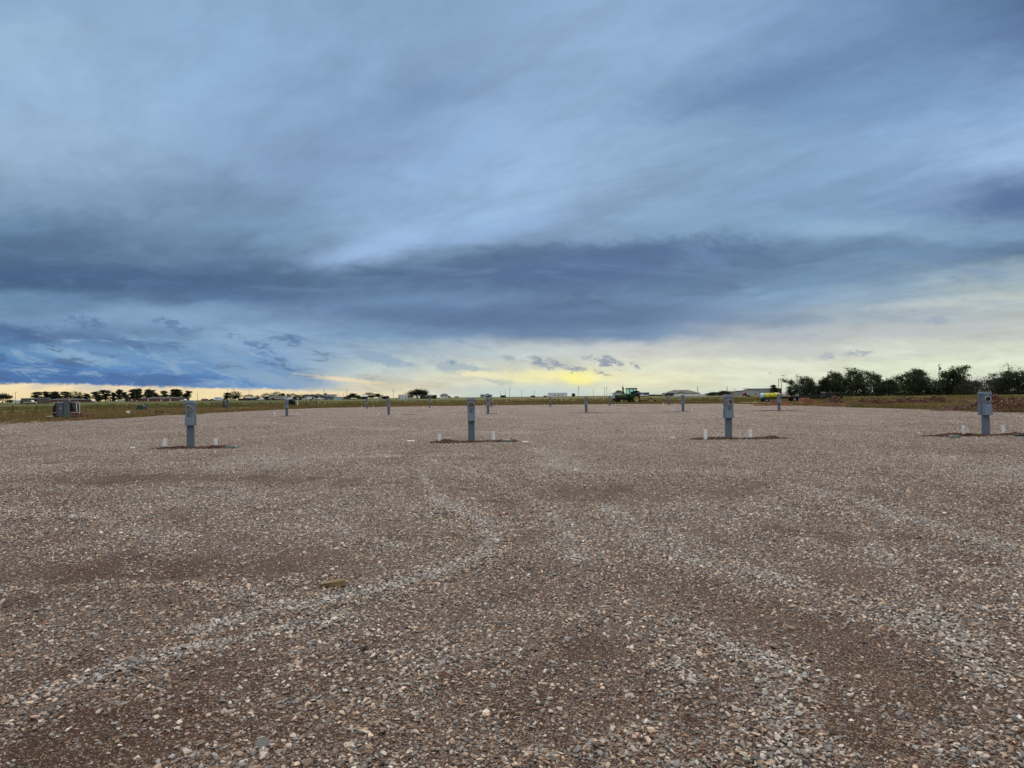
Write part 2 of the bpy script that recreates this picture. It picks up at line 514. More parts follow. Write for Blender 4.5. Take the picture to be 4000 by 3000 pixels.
h = d2.step(0.6, 0.0) * 0.25 + m1 * d1.step(0.62, 0.1) + dn * 0.25
bump(t, h, 0.9, 0.012, b)

# ------------------------------------------------------------------ terrain
PX0, PX1, PY0, PY1 = -31.8, 33.2, -9.0, 119.0


def pad_edge(y):
    """the gravel lot's real outline: slightly wavering edges, right side tapering at the far end"""
    l = PX0 + 0.5 * math.sin(y * .21) * .4 + max(0, y - 95) * 0.10
    r = PX1 - max(0, 55 - y) * 0.06 + 0.3 * math.sin(y * .33)
    return l, r


xs = np.concatenate([np.linspace(0, 1, 241)])
ys = np.concatenate([np.arange(PY0, 2, 1.0), np.arange(2, 30, 0.16), np.arange(30, PY1 + 0.01, 0.55)])
V = []; cv = []; fr = []
for y in ys:
    l, r = pad_edge(y)
    if y < 30:                       # dense across the part near the viewer
        s = (xs * 2 - 1); w = 0.35 * s + 0.65 * s ** 3
        X = (w + 1) / 2 * (r - l) + l
    else: X = xs * (r - l) + l
    V.append(np.stack([X, np.full_like(X, y), np.zeros_like(X)], 1))
V = np.concatenate(V)
cvr = cover(V[:, 0], V[:, 1])
V[:, 2] = 0.015 + (fbm(V[:, 0] * .5, V[:, 1] * .5, 5, 3) - .5) * 0.03 + cvr * 0.012 * np.clip(20 / (V[:, 1] + 10), 0, 1)
nx, ny = len(xs), len(ys)
far_edge = 0.8 * np.sin(V[:, 0] * .25) + 1.2 * (fbm(V[:, 0] * .3, V[:, 0] * 0, 8, 2) - .5) - np.clip(V[:, 0] - 18, 0, 20) * 0.75 - np.clip(-V[:, 0] - 12, 0, 22) * 0.45
last = V[:, 1] > 100
V[last, 1] += (far_edge * np.clip((V[:, 1] - 100) / 19, 0, 1))[last]
i = np.arange(nx - 1)[None, :] + nx * np.arange(ny - 1)[:, None]
i = i.ravel()
Fq = np.stack([i, i + 1, i + nx + 1, i + nx], 1)
me = mesh_np('gravel_lot', V, Fq, [m_gravel], True)
for nm, arr in (('clean', clean(V[:, 0], V[:, 1])), ('cover', cvr), ('far', np.clip((V[:, 1] - 5) / 12, 0, 1) * 0.75 + 0.25)):
    a_ = me.attributes.new(nm, 'FLOAT', 'POINT'); a_.data.foreach_set('value', arr.astype(np.float32))
link('gravel_lot', me, kind='structure', label='wide level lot of loose grey and tan gravel over brown dirt')

# field out to the horizon
m_field = Mt('field soil and turf')
t = m_field.node_tree; b = principled(m_field, 0.95, 0.1)
p = pos(t); sx, sy, sz = sep(t, p)
nb = noise(t, xyz(t, sx * 0.35, sy, 0.0), 0.05, 5, 0.6)
nf = noise(t, p, 0.9, 5, 0.65)
nh = noise(t, p, 0.012, 4, 0.6)
rdist = (sx * sx + sy * sy).pow(0.5)
dry = ramp(t, nf, [(0.3, srgb(82,68,44)), (0.5, srgb(114,97,62)), (0.7, srgb(140,122,84))])
grn = ramp(t, nf, [(0.3, srgb(56,60,30)), (0.5, srgb(84,84,42)), (0.7, srgb(112,106,58))])
leftward = sx.step(20, -60)
near = rdist.step(215, 125) * 0.95
mixf = (nb - 0.5) * 2.4 + near * 0.75 + (nh - 0.5) * 1.6 + 0.12
c = mixc(t, mixf.clamp(), grn, dry)
c = mixc(t, (leftward * rdist.step(90, 150) * (nb * 1.2)).clamp(), c, srgb(74, 84, 44))
t.links.new(c.k, b.inputs['Base Color'])
bump(t, nf, 1.0, 0.3, b)
rad = np.concatenate([np.arange(0, 200, 4.0), np.geomspace(200, 4500, 40)])
ang = np.linspace(0, 2 * math.pi, 181)[:-1]
V = []
for r_ in rad:
    X = np.sin(ang) * r_; Y = np.cos(ang) * r_
    z = np.array([ground_z(a, b_) for a, b_ in zip(X, Y)])
    z = z + (fbm(X * .05, Y * .05, 4, 3) - .5) * 0.25 * np.clip((np.hypot(X, Y) - 140) / 100, 0, 1) - 0.02
    V.append(np.stack([X, Y, z], 1))
V = np.concatenate(V)
na = len(ang)
i = (np.arange(na)[None, :] + na * np.arange(len(rad) - 1)[:, None])
j = (np.roll(np.arange(na), -1)[None, :] + na * np.arange(len(rad) - 1)[:, None])
Fq = np.stack([i.ravel(), i.ravel() + na, j.ravel() + na, j.ravel()], 1)
link('field', mesh_np('field', V, Fq, [m_field], True), kind='structure', label='flat dry grass field reaching to the horizon')


# ------------------------------------------------------------------ scatter (one object, instances made by geometry nodes)
def rock_mesh(seed, flat=0.7):
    """broken stone: the convex hull of a few scattered points"""
    import bmesh
    rng = random.Random(seed)
    bm = bmesh.new()
    for k in range(rng.choice((11, 13, 15, 18))):
        d = Vector((rng.gauss(0, 1), rng.gauss(0, 1), rng.gauss(0, 1))).normalized() * rng.uniform(.86, 1.08)
        bm.verts.new((d.x * 1.3, d.y * 1.02, d.z * flat))
    r_ = bmesh.ops.convex_hull(bm, input=bm.verts)
    bmesh.ops.delete(bm, geom=[v_ for v_ in bm.verts if not v_.link_faces], context='VERTS')
    bmesh.ops.bevel(bm, geom=bm.edges[:], offset=.07, segments=1, affect='EDGES', clamp_overlap=True)
    me_ = bpy.data.meshes.new('stone'); bm.to_mesh(me_); bm.free()
    me_.materials.append(m_stone)
    return me_


def scatter(name, pts, scale, rot, meshes, idx=None, extra=None, **props):
    """pts Nx3, scale Nx3, rot Nx3: one object whose geometry nodes put a piece on each point"""
    hidden = bpy.data.collections.new(name + ' pieces')
    for k, me_ in enumerate(meshes):
        hidden.objects.link(bpy.data.objects.new('%s_piece' % name, me_))
    me_ = bpy.data.meshes.new(name); me_.vertices.add(len(pts)); me_.vertices.foreach_set('co', np.asarray(pts, np.float32).ravel())
    for nm, arr in (('psc', scale), ('prot', rot)):
        a_ = me_.attributes.new(nm, 'FLOAT_VECTOR', 'POINT'); a_.data.foreach_set('vector', np.asarray(arr, np.float32).ravel())
    a_ = me_.attributes.new('pidx', 'INT', 'POINT'); a_.data.foreach_set('value', np.asarray(idx, np.int32))
    if extra is not None:
        a_ = me_.attributes.new('tone', 'FLOAT', 'POINT'); a_.data.foreach_set('value', np.asarray(extra, np.float32))
    o = link(name, me_, **props)
    g = bpy.data.node_groups.new(name, 'GeometryNodeTree')
    g.interface.new_socket('Geometry', in_out='INPUT', socket_type='NodeSocketGeometry')
    g.interface.new_socket('Geometry', in_out='OUTPUT', socket_type='NodeSocketGeometry')
    N, L = g.nodes, g.links
    gi = N.new('NodeGroupInput'); go = N.new('NodeGroupOutput')
    iop = N.new('GeometryNodeInstanceOnPoints'); ci = N.new('GeometryNodeCollectionInfo')
    ci.inputs['Collection'].default_value = hidden; ci.inputs['Separate Children'].default_value = True; ci.inputs['Reset Children'].default_value = True
    def attr(nm, ty):
        a = N.new('GeometryNodeInputNamedAttribute'); a.data_type = ty; a.inputs[0].default_value = nm
        return a.outputs[0]
    L.new(gi.outputs[0], iop.inputs['Points']); L.new(ci.outputs[0], iop.inputs['Instance'])
    iop.inputs['Pick Instance'].default_value = True
    L.new(attr('pidx', 'INT'), iop.inputs['Instance Index'])
    L.new(attr('prot', 'FLOAT_VECTOR'), iop.inputs['Rotation']); L.new(attr('psc', 'FLOAT_VECTOR'), iop.inputs['Scale'])
    L.new(iop.outputs[0], go.inputs[0])
    md = o.modifiers.new('scatter', 'NODES'); md.node_group = g
    return o


NR = np.random.RandomState(11)
def trapezoid(y0, y1, dens):
    """random points over the strip of ground between two distances, a little wider than the view"""
    w = lambda y: 0.76 * y + 1.3
    area = (y1 - y0) * (w(y0) + w(y1))
    n = int(area * dens)
    y = NR.uniform(y0, y1, n * 2); keep = NR.uniform(0, 1, n * 2) < (w(y) / w(y1)); y = y[keep][:n]
    x = NR.uniform(-1, 1, len(y)) * w(y)
    return x, y


QUALITY = 1.0
sets = []
for y0, y1, dens, r0, r1, kind in ((2.0, 5.0, 2200, .0030, .0068, 0), (5.0, 8.0, 800, .0045, .008, 0),
                                   (2.0, 8.0, 1850, .0062, .0140, 1), (2.0, 12.0, 430, .010, .018, 1), (2.0, 9.0, 16, .018, .027, 1),
                                   (8.0, 16.0, 850, .0085, .016, 1), (12.0, 26.0, 230, .011, .019, 1), (26.0, 48.0, 70, .013, .022, 1), (48.0, 80.0, 24, .014, .024, 1)):
    x, y = trapezoid(y0, y1, dens * QUALITY)
    c_ = cover(x, y)
    pk = (0.35 + 0.65 * c_) if kind == 0 else np.clip(c_ * 1.2 - 0.12, 0.06, 1)
    k = NR.uniform(0, 1, len(x)) < pk
    x, y, c_ = x[k], y[k], c_[k]
    r_ = r0 + (r1 - r0) * NR.beta(1.4, 2.6, len(x))
    sets.append((x, y, r_, c_, np.full(len(x), kind)))
x = np.concatenate([s[0] for s in sets]); y = np.concatenate([s[1] for s in sets]); r_ = np.concatenate([s[2] for s in sets]); c_ = np.concatenate([s[3] for s in sets]); kd_ = np.concatenate([s[4] for s in sets])
z = 0.015 + (fbm(x * .5, y * .5, 5, 3) - .5) * 0.03 + c_ * 0.012 * np.clip(20 / (y + 10), 0, 1)
z = z + r_ * NR.uniform(-0.2, 0.5, len(x)) + np.clip(c_ - .6, 0, 1) * 0.02 * NR.uniform(0, 1, len(x))
n = len(x)
print('STONES', n)
sc = r_[:, None] * NR.uniform(0.75, 1.25, (n, 3))
rt = np.stack([NR.normal(0, .35, n), NR.normal(0, .35, n), NR.uniform(0, 6.28, n)], 1)
rocks = [rock_mesh(100 + k, flat=random.uniform(.5, .85)) for k in range(14)]
scatter('gravel', np.stack([x, y, z], 1), sc, rt, rocks, NR.randint(0, 14, n), np.clip(clean(x, y) + NR.normal(0, .15, n) + np.where(kd_ == 0, -.3, .1), 0, 1), kind='stuff', label='loose grey, cream and rusty gravel stones over brown dirt')

# ------------------------------------------------------------------ object helpers
ORD = ['', 'first', 'second', 'third', 'fourth', 'fifth', 'sixth', 'seventh', 'eighth', 'ninth', 'tenth', 'eleventh', 'twelfth',
       'thirteenth', 'fourteenth', 'fifteenth', 'sixteenth', 'seventeenth', 'eighteenth', 'nineteenth', 'twentieth', 'twenty-first', 'twenty-second', 'twenty-third']
MATS = {}


def simple(name, col, rough=0.6, metal=0.0, var=0.12, scale=3.0, spec=0.3, rust=None):
    if name in MATS: return MATS[name]
    m = Mt(name); t = m.node_tree
    b = principled(m, rough, spec); b.inputs['Metallic'].default_value = metal
    oc = objco(t)
    n1 = noise(t, oc, scale, 5, 0.65)
    f = (n1 - 0.5) * (2 * var) + 1.0
    c = mixc(t, 1.0, tuple(col), xyz(t, f, f, f), 'MULTIPLY')
    if rust: c = mixc(t, (noise(t, oc, scale * 2.2, 5, 0.7) - 0.52).step(0.0, 0.12), c, rust)
    t.links.new(c.k, b.inputs['Base Color'])
    MATS[name] = m
    return m


class MB:
    """collects faces with material slots into one mesh"""
    def __init__(s): s.v = []; s.f = []; s.m = []
    def add(s, vs, fs, mi=0, M=None):
        o = len(s.v)
        if M is not None: vs = [tuple(M @ Vector(p)) for p in vs]
        s.v += [tuple(p) for p in vs]; s.f += [tuple(i + o for i in f) for f in fs]; s.m += [mi] * len(fs)
        return s
    def box(s, x0, x1, y0, y1, z0, z1, mi=0, M=None, top=None):
        """top = (dx, dy) inset of the upper face"""
        a, b_ = top or (0, 0)
        vs = [(x0, y0, z0), (x1, y0, z0), (x1, y1, z0), (x0, y1, z0), (x0 + a, y0 + b_, z1), (x1 - a, y0 + b_, z1), (x1 - a, y1 - b_, z1), (x0 + a, y1 - b_, z1)]
        return s.add(vs, [(0, 3, 2, 1), (4, 5, 6, 7), (0, 1, 5, 4), (1, 2, 6, 5), (2, 3, 7, 6), (3, 0, 4, 7)], mi, M)
    def tube(s, p0, p1, r0, r1=None, n=10, mi=0, caps=True, M=None):
        r1 = r0 if r1 is None else r1
        p0, p1 = Vector(p0), Vector(p1)
        d = (p1 - p0); 
        if d.length < 1e-6: return s
        q = d.to_track_quat('Z', 'Y')
        vs = []
        for p, r in ((p0, r0), (p1, r1)):
            for k in range(n):
                a = 2 * math.pi * k / n
                vs.append(tuple(p + q @ Vector((math.cos(a) * r, math.sin(a) * r, 0))))
        fs = [(k, (k + 1) % n, n + (k + 1) % n, n + k) for k in range(n)]
        if caps: fs += [tuple(range(n - 1, -1, -1)), tuple(range(n, 2 * n))]
        return s.add(vs, fs, mi, M)
    def prism(s, prof, y0, y1, mi=0, M=None):
        """profile in x,z extruded along y"""
        n = len(prof)
        vs = [(p[0], y0, p[1]) for p in prof] + [(p[0], y1, p[1]) for p in prof]
        fs = [(k, (k + 1) % n, n + (k + 1) % n, n + k) for k in range(n)] + [tuple(range(n - 1, -1, -1)), tuple(range(n, 2 * n))]
        return s.add(vs, fs, mi, M)
    def lathe(s, prof, c, axis='Y', n=24, mi=0, M=None):
        """profile (radius, height along axis) closed ring strip"""
        vs = []; k = len(prof)
        for i in range(n):
            a = 2 * math.pi * i / n
            for r, h in prof:
                if axis == 'Y': vs.append((c[0] + math.cos(a) * r, c[1] + h, c[2] + math.sin(a) * r))
                elif axis == 'X': vs.append((c[0] + h, c[1] + math.cos(a) * r, c[2] + math.sin(a) * r))
                else: vs.append((c[0] + math.cos(a) * r, c[1] + math.sin(a) * r, c[2] + h))
        fs = []
        for i in range(n):
            j = (i + 1) % n
            for q in range(k - 1): fs.append((i * k + q, j * k + q, j * k + q + 1, i * k + q + 1))
        return s.add(vs, fs, mi, M)
    def mesh(s, name, mats, smooth=False, bevel=0):
        import bmesh
        me = bpy.data.meshes.new(name); me.from_pydata(s.v, [], s.f)
        for m in mats: me.materials.append(m)
        me.polygons.foreach_set('material_index', s.m)
        bm = bmesh.new(); bm.from_mesh(me); bmesh.ops.recalc_face_normals(bm, faces=bm.faces)
        if bevel:
            ed = [e for e in bm.edges if len(e.link_faces) == 2 and e.calc_face_angle(0) > 0.5]
            bmesh.ops.bevel(bm, geom=ed, offset=bevel, segments=1, affect='EDGES', clamp_overlap=True)
        bm.to_mesh(me); bm.free()
        if smooth:
            me.polygons.foreach_set('use_smooth', [True] * len(me.polygons))
        me.update()
        return me
    def build(s, name, mats, parent=None, smooth=False, bevel=0, **props):
        if not isinstance(mats, (list, tuple)): mats = [mats]
        return link(name, s.mesh(name, mats, smooth, bevel), parent, **props)


def thing(name, label, cat, loc, rz=0.0, group=None, scale=1.0):
    o = bpy.data.objects.new(name, None); COL.objects.link(o)
    o.empty_display_size = 0.2
    o.location = loc; o.rotation_euler = (0, 0, rz); o.scale = (scale,) * 3 if not isinstance(scale, tuple) else scale
    o['label'] = label; o['category'] = cat
    if group: o['group'] = group
    return o


def copy_tree(o, parent=None):
    c = o.copy(); COL.objects.link(c)
    if parent is not None: c.parent = parent
    for ch in list(o.children): copy_tree(ch, c)
    return c


def place(x, D, dz=0.0):
    X = at(x, D)
    return Vector((X, D, ground_z(X, D) + dz))


# ------------------------------------------------------------------ power pedestals
m_grey = simple('grey enamel', srgb(90, 103, 117), 0.42, 0.0, 0.07, 4.0, 0.4)
m_grey2 = simple('grey enamel lid', srgb(98, 115, 133), 0.42, 0.0, 0.06, 4.0, 0.4)
m_black = simple('black socket', (0.008, 0.008, 0.009), 0.5)
m_alu = simple('bare aluminium', srgb(178, 182, 184), 0.35, 0.6, 0.06)
m_jaw = simple('dull metal jaws', srgb(120, 122, 118), 0.4, 0.4)
m_copper = simple('copper jaws', srgb(190, 120, 80), 0.4, 0.5)
m_plate = simple('dark label film', srgb(70, 78, 88), 0.5)
m_plate2 = simple('lilac label film', srgb(112, 122, 165), 0.5)
m_white = simple('white plastic', srgb(218, 222, 224), 0.5, 0, 0.05)
m_pvc = simple('white pipe plastic', srgb(222, 226, 228), 0.45, 0, 0.06, 6, 0.4)
m_print = simple('pipe print', srgb(120, 125, 132), 0.6)


def pedestal(label, loc, rz, variant, group, tilt=(0, 0)):
    o = thing('power_pedestal', label, 'power pedestal', loc, rz, group)
    o.rotation_euler = (tilt[0], tilt[1], rz)
    MB().box(-.1025, .1025, -.05, .05, -.08, 1.325).build('post', m_grey, o, bevel=.004)
    MB().box(-.122, .122, -.176, .176, 1.318, 1.4, top=(.006, .012)).build('cap', m_grey2, o, bevel=.004)
    for sgn, nm in ((-1, 'meter_housing'), (1, 'rear_housing')):
        yy = sorted((sgn * .053, sgn * .168))
        h = MB().box(-.1125, .1125, yy[0], yy[1], 1.023, 1.316).build(nm, m_grey, o, bevel=.004)
        if sgn < 0: front = h
    for sgn in (-1, 1):          # lids over the outlets, flaring outwards at the foot
        a, b_, c_ = .053 * sgn, .166 * sgn, .212 * sgn
        vs = [(-.116, a, .665), (.116, a, .665), (.116, c_, .665), (-.116, c_, .665), (-.114, a, 1.017), (.114, a, 1.017), (.114, b_, 1.017), (-.114, b_, 1.017)]
        mb = MB().add(vs, [(0, 1, 2, 3), (4, 5, 6, 7), (0, 1, 5, 4), (1, 2, 6, 5), (2, 3, 7, 6), (3, 0, 4, 7)])
        lid = mb.build('outlet_lid', m_grey2, o, bevel=.004)
        if sgn < 0:
            k = (.212 - .166) / .352
            Mx = Matrix.Translation((0, -.1735, .96)) @ Matrix.Rotation(-math.atan(k), 4, 'X')
            MB().box(-.062, .062, -.004, .002, -.036, .036, 0, Mx).build('label_plate', m_plate2 if variant == 2 else m_plate, lid)
            MB().box(.030, .048, -.008, -.004, .006, .024, 0, Mx).build('latch', m_alu, lid)
    # meter socket
    ring = MB().lathe([(.080, .004), (.080, -.020), (.092, -.020), (.094, .004)], (0, -.168, 1.172), 'Y', 28).build('meter_ring', m_alu, front, smooth=True)
    MB().tube((0, -.170, 1.172), (0, -.176, 1.172), .080, n=28).build('socket', m_black, ring)
    j = MB()
    if variant == 0:
        j.box(-.014, .014, -.190, -.176, 1.125, 1.222)
        for a in (38, 142, 218, 322):
            M_ = Matrix.Translation((0, 0, 1.172)) @ Matrix.Rotation(R(a), 4, 'Y')
            j.box(.030, .072, -.188, -.176, -.007, .007, 0, M_)
        j.build('socket_jaws', m_jaw, ring)
    elif variant == 1:
        j.box(-.042, -.024, -.190, -.176, 1.122, 1.222); j.box(-.055, -.012, -.188, -.176, 1.114, 1.124)
        j.build('socket_bar', m_alu, ring)
        for (a, b_) in ((.022, .045), (.034, .0), (.022, -.045)): MB().box(a - .012, a + .012, -.187, -.176, 1.172 + b_ - .008, 1.172 + b_ + .008).build('jaw', m_copper, ring)
    elif variant == 3:
        MB().box(.012, .034, -.190, -.176, 1.118, 1.226).build('socket_bar', m_alu, ring)
        for b_ in (.04, .0, -.04): MB().box(-.052, -.016, -.188, -.176, 1.165 + b_, 1.180 + b_).build('jaw', m_alu, ring)
    else:
        for a in (-.024, .024):
            for b_ in (-.034, .034): MB().box(a - .0055, a + .0055, -.183, -.176, 1.172 + b_ - .0055, 1.172 + b_ + .0055).build('jaw', m_copper, ring)
    Mx = Matrix.Translation((-.074, -.171, 1.052)) @ Matrix.Rotation(R(-38), 4, 'Y')
    MB().box(-.022, .022, -.012, 0, -.007, .007, 0, Mx).build('sealing_tab', m_alu, front)
    return o


# (x px, base y px, row, variant, view-yaw correction in degrees)
PED = [(745, 1748, 1, 3, 10), (1842, 1726, 1, 0, 3), (2846, 1715, 1, 1, 3), (3852, 1703, 1, 2, 2),
       (1120, 1629.5, 2, 3, 6), (1518, 1620.5, 2, 3, 4), (1906, 1618, 2, 0, 3), (2289, 1613, 2, 3, 2), (2667, 1608, 2, 1, 0), (3042, 1604, 2, 1, 2),
       (1434, 1596.5, 3, 3, 3), (1678, 1592.3, 3, 3, 2), (1918, 1591.5, 3, 0, 1), (2149, 1588.8, 3, 3, 0), (2381, 1584.5, 3, 3, 0), (2612, 1583.8, 3, 3, 0)]
ROWN = {1: 'nearest row', 2: 'middle row', 3: 'farthest row'}
cnt = {1: 0, 2: 0, 3: 0}
PNAME = []
_det = {1: ['', 'with dark slot label', 'with clock-like round socket', 'with copper-dotted socket', 'seen at an angle with lilac label'],}
for x, y, row, var, yawc in PED:
    cnt[row] += 1
    g = gp(x, y)
    D = {1: None, 2: 59.6, 3: 99.0}[row]
    if D: g = Vector((at(x, D), D, 0))
    a = math.atan2(g.x, g.y)
    extra = _det[1][cnt[row]] if row == 1 else 'with black socket'
    lab = 'grey power pedestal%s, %s from left in %s' % (' ' + extra if extra else '', ORD[cnt[row]], ROWN[row])
    PNAME.append((g, row, cnt[row]))
    pedestal(lab, (g.x, g.y, 0), R(random.uniform(-2, 2)) + math.copysign(R(yawc), -g.x) * (0 if abs(g.x) < .5 else -1) * -1, var,
             'grey power pedestals standing in three rows on the gravel', (R(random.uniform(-.6, .6)), R(random.uniform(-.7, .7))))

# white drain and water pipe stubs beside each pedestal: x, base y, height in px, lean, row, pedestal no, side
PIPES = [(645, 1752, 35, 1, 1, 1, 'left'), (844, 1749, 33, -3, 1, 1, 'right'), (1718, 1729.5, 31, -2, 1, 2, 'left'), (1928, 1720, 31, -1, 1, 2, 'right'),
         (2756, 1720, 40, 0, 1, 3, 'left'), (2931, 1707, 27, -1, 1, 3, 'right'), (3767, 1705, 38, -6, 1, 4, 'left'), (3920, 1697, 33, -6, 1, 4, 'right'),
         (1073, 1630, 19, 0, 2, 1, 'left'), (1161, 1628, 13, 0, 2, 1, 'right'), (1479, 1621, 11, 0, 2, 2, 'left'), (1560, 1617, 9, 0, 2, 2, 'right'),
         (1868, 1620, 16, -1, 2, 3, 'left'), (1946, 1616, 12, -2, 2, 3, 'right'), (2249, 1612, 9, -2, 2, 4, 'left'), (2323, 1612, 9, 0, 2, 4, 'right'),
         (2630, 1609, 16, -3, 2, 5, 'left'), (2702, 1607, 11, 4, 2, 5, 'right'), (3003, 1605, 9, 0, 2, 6, 'left'),
         (1413, 1597, 9, 0, 3, 1, 'left'), (1458, 1596, 9, 0, 3, 1, 'right'), (1654, 1592, 7, 2, 3, 2, 'left'), (1703, 1592, 6, 0, 3, 2, 'right'),
         (1889, 1591, 9, -3, 3, 3, 'left'), (1939, 1591, 9, 0, 3, 3, 'right'), (2127, 1589, 9, 0, 3, 4, 'left'), (2173, 1588, 6, 0, 3, 4, 'right'),
         (2360, 1584, 8, 0, 3, 5, 'left'), (2404, 1583, 6, 0, 3, 5, 'right'), (2591, 1584, 9, 0, 3, 6, 'left'), (2636, 1583, 6, 0, 3, 6, 'right')]
for x, y, h, lean, row, k, side in PIPES:
    g = gp(x, y)
    D = {1: None, 2: 59.6, 3: 99.0}[row]
    if D: g = Vector((at(x, D + (y - {2: 1615, 3: 1589}[row]) * -0.0), D, 0))
    H = h / F * g.y + .03
    r = .054 if row == 1 else .05
    lab = 'white plastic pipe stub just %s of the %s pedestal in %s' % (side, ORD[k], ROWN[row])
    o = thing('pipe_stub', lab, 'pipe stub', (g.x, g.y, 0), random.uniform(-.3, .3), 'white pipe stubs rising from the gravel beside the pedestals')
    o.rotation_euler.y = R(lean)
    n = 18
    MB().lathe([(r, -.08), (r, H), (r - .006, H), (r - .006, H - .12)], (0, 0, 0), 'Z', n).build('pipe', m_pvc, o, smooth=False)
    if (row, k, side) == (1, 4, 'left'):
        MB().box(-.008, .008, -r - .003, -r + .004, .05, H - .06).build('printed_stripe', m_print, o)
    MB().lathe([(r + .0, H * .0 + .03), (r + .007, .03), (r + .007, .0), (r, .0)], (0, 0, 0), 'Z', n).build('collar', m_pvc, o)


# ------------------------------------------------------------------ dirt
def dirt_mat(name, c0, c1, c2, clod=9.0):
    m = Mt(name); t = m.node_tree; b = principled(m, 0.95, 0.1)
    oc = pos(t)
    a = noise(t, oc, 2.2, 6, 0.65); d = noise(t, oc, clod, 5, 0.7)
    c = ramp(t, a * 0.5 + d * 0.5, [(0.35, c0), (0.5, c1), (0.64, c2)])
    pe = vor(t, oc, clod * 2.2); pc = sep(t, vor(t, oc, clod * 2.2, out='Color'))
    c = mixc(t, (pc[0] - 0.86).step(0, 0.02) * pe.step(0.4, 0.3), c, srgb(176, 150, 126))
    t.links.new(c.k, b.inputs['Base Color'])
    bump(t, d + a, 1.0, 0.06, b)
    return m


m_redd = dirt_mat('red brown dirt', srgb(40, 28, 22), srgb(62, 43, 34), srgb(92, 68, 54), 5)
m_darkd = dirt_mat('dark moist dirt', srgb(40, 27, 21), srgb(60, 42, 33), srgb(88, 64, 51), 14)
m_orad = dirt_mat('orange dirt', srgb(62, 40, 30), srgb(94, 60, 43), srgb(124, 84, 63), 5)


def mound(name, label, x0, x1, cy, dep, h, mat, seed, peaks=None, cat='dirt mound', group=None, rough=1.0, z0=0.0, res=None, rz=0):
    """heaped earth between world x0..x1, centred on distance cy"""
    L = x1 - x0
    n = res or int(min(160, max(24, L / max(.05, h * .25)))); k = int(min(60, max(12, n * dep / L * 2)))
    X, Y = np.meshgrid(np.linspace(-L / 2, L / 2, n), np.linspace(-dep / 2, dep / 2, k))
    t_ = np.clip(1 - np.abs(X / (L / 2)) ** 2.5, 0, 1); s_ = np.clip(1 - np.abs(Y / (dep / 2)) ** 2, 0, 1)
    prof = np.ones_like(X) * .55
    if label.startswith(('long ridge', 'far end')): base_ = .55
    else: base_ = .35
    if peaks:
        prof = np.full_like(X, base_)
        for px, ph, pw in peaks: prof = np.maximum(prof, ph * np.exp(-((X / L + .5 - px) / pw) ** 2))
    fr = 1.2 / max(h, .08)
    e = fbm(X * fr * .5 + seed, Y * fr * .5, seed, 4) ; f_ = fbm(X * fr * 2.0, Y * fr * 2.0, seed + 5, 3)
    Z = h * (prof * (t_ * s_) ** .7 * (1 + (e - .5) * 1.3 * rough) + (f_ - .5) * .38 * rough * np.sqrt(t_ * s_)) - .02 - .08 * h * (1 - t_ * s_) + .0
    V = np.stack([X.ravel(), Y.ravel(), Z.ravel()], 1)
    i = (np.arange(n - 1)[None, :] + n * np.arange(k - 1)[:, None]).ravel()
    o = link(name, mesh_np(name, V, np.stack([i, i + 1, i + n + 1, i + n], 1), [mat], False), None, label=label, category=cat)
    o.location = ((x0 + x1) / 2, cy, z0); o.rotation_euler.z = rz
    if group: o['group'] = group
    return o


STR = [(560, 965, 1752, .085, [(.75, 1.0, .22), (.3, .7, .2)], 1, 1), (1655, 2048, 1728, .11, [(.2, 1., .15), (.85, 1., .15)], 1, 2), (2635, 3110, 1716, .08, [(.3, .8, .25), (.8, 1., .15)], 1, 3),
       (3570, 4090, 1703, .09, [(.3, 1., .2), (.8, .9, .2)], 1, 4),
       (2200, 2392, 1613.5, .07, None, 2, 4), (2925, 3165, 1605, .09, None, 2, 6), (2545, 2715, 1609, .06, None, 2, 5), (1888, 1955, 1619, .06, None, 2, 3), (1085, 1180, 1631, .05, None, 2, 1), (1560, 1640, 1621.5, .05, None, 2, 2),
       (1875, 1965, 1592.5, .05, None, 3, 3), (2110, 2190, 1589.5, .05, None, 3, 4), (2590, 2700, 1585, .05, None, 3, 6), (2395, 2475, 1586, .05, None, 3, 5)]
for k, (x0, x1, y, h, pk, row, no) in enumerate(STR):
    a, b_ = gp(x0, y), gp(x1, y)
    Y = (a.y + b_.y) / 2
    if row > 1: Y = {2: 59.4, 3: 98.8}[row]; X0, X1 = at(x0, Y), at(x1, Y)
    else: X0, X1 = at(x0, Y), at(x1, Y)
    mound('dirt_strip', 'dug brown dirt strip at the foot of the %s pedestal in %s' % (ORD[no], ROWN[row]), X0, X1, Y - .05, .95 if row == 1 else 1.1, h, m_darkd, 30 + k * 3, pk,
          'dirt strip', 'strips of dug dirt under the pedestals', 1.2, .03, res=120 if row == 1 else 50)


def wx(x, y): g = gp(x, y); return g.x, g.y


# heaps on the right of the lot
def heap(label, px0, px1, D, dep, h, mat, seed, peaks, name='dirt_mound', rough=1.0, cat='dirt mound'):
    return mound(name, label, at(px0, D), at(px1, D), D, dep, h, mat, seed, peaks, cat, None, rough, ground_z(0, D) - .02, 150)


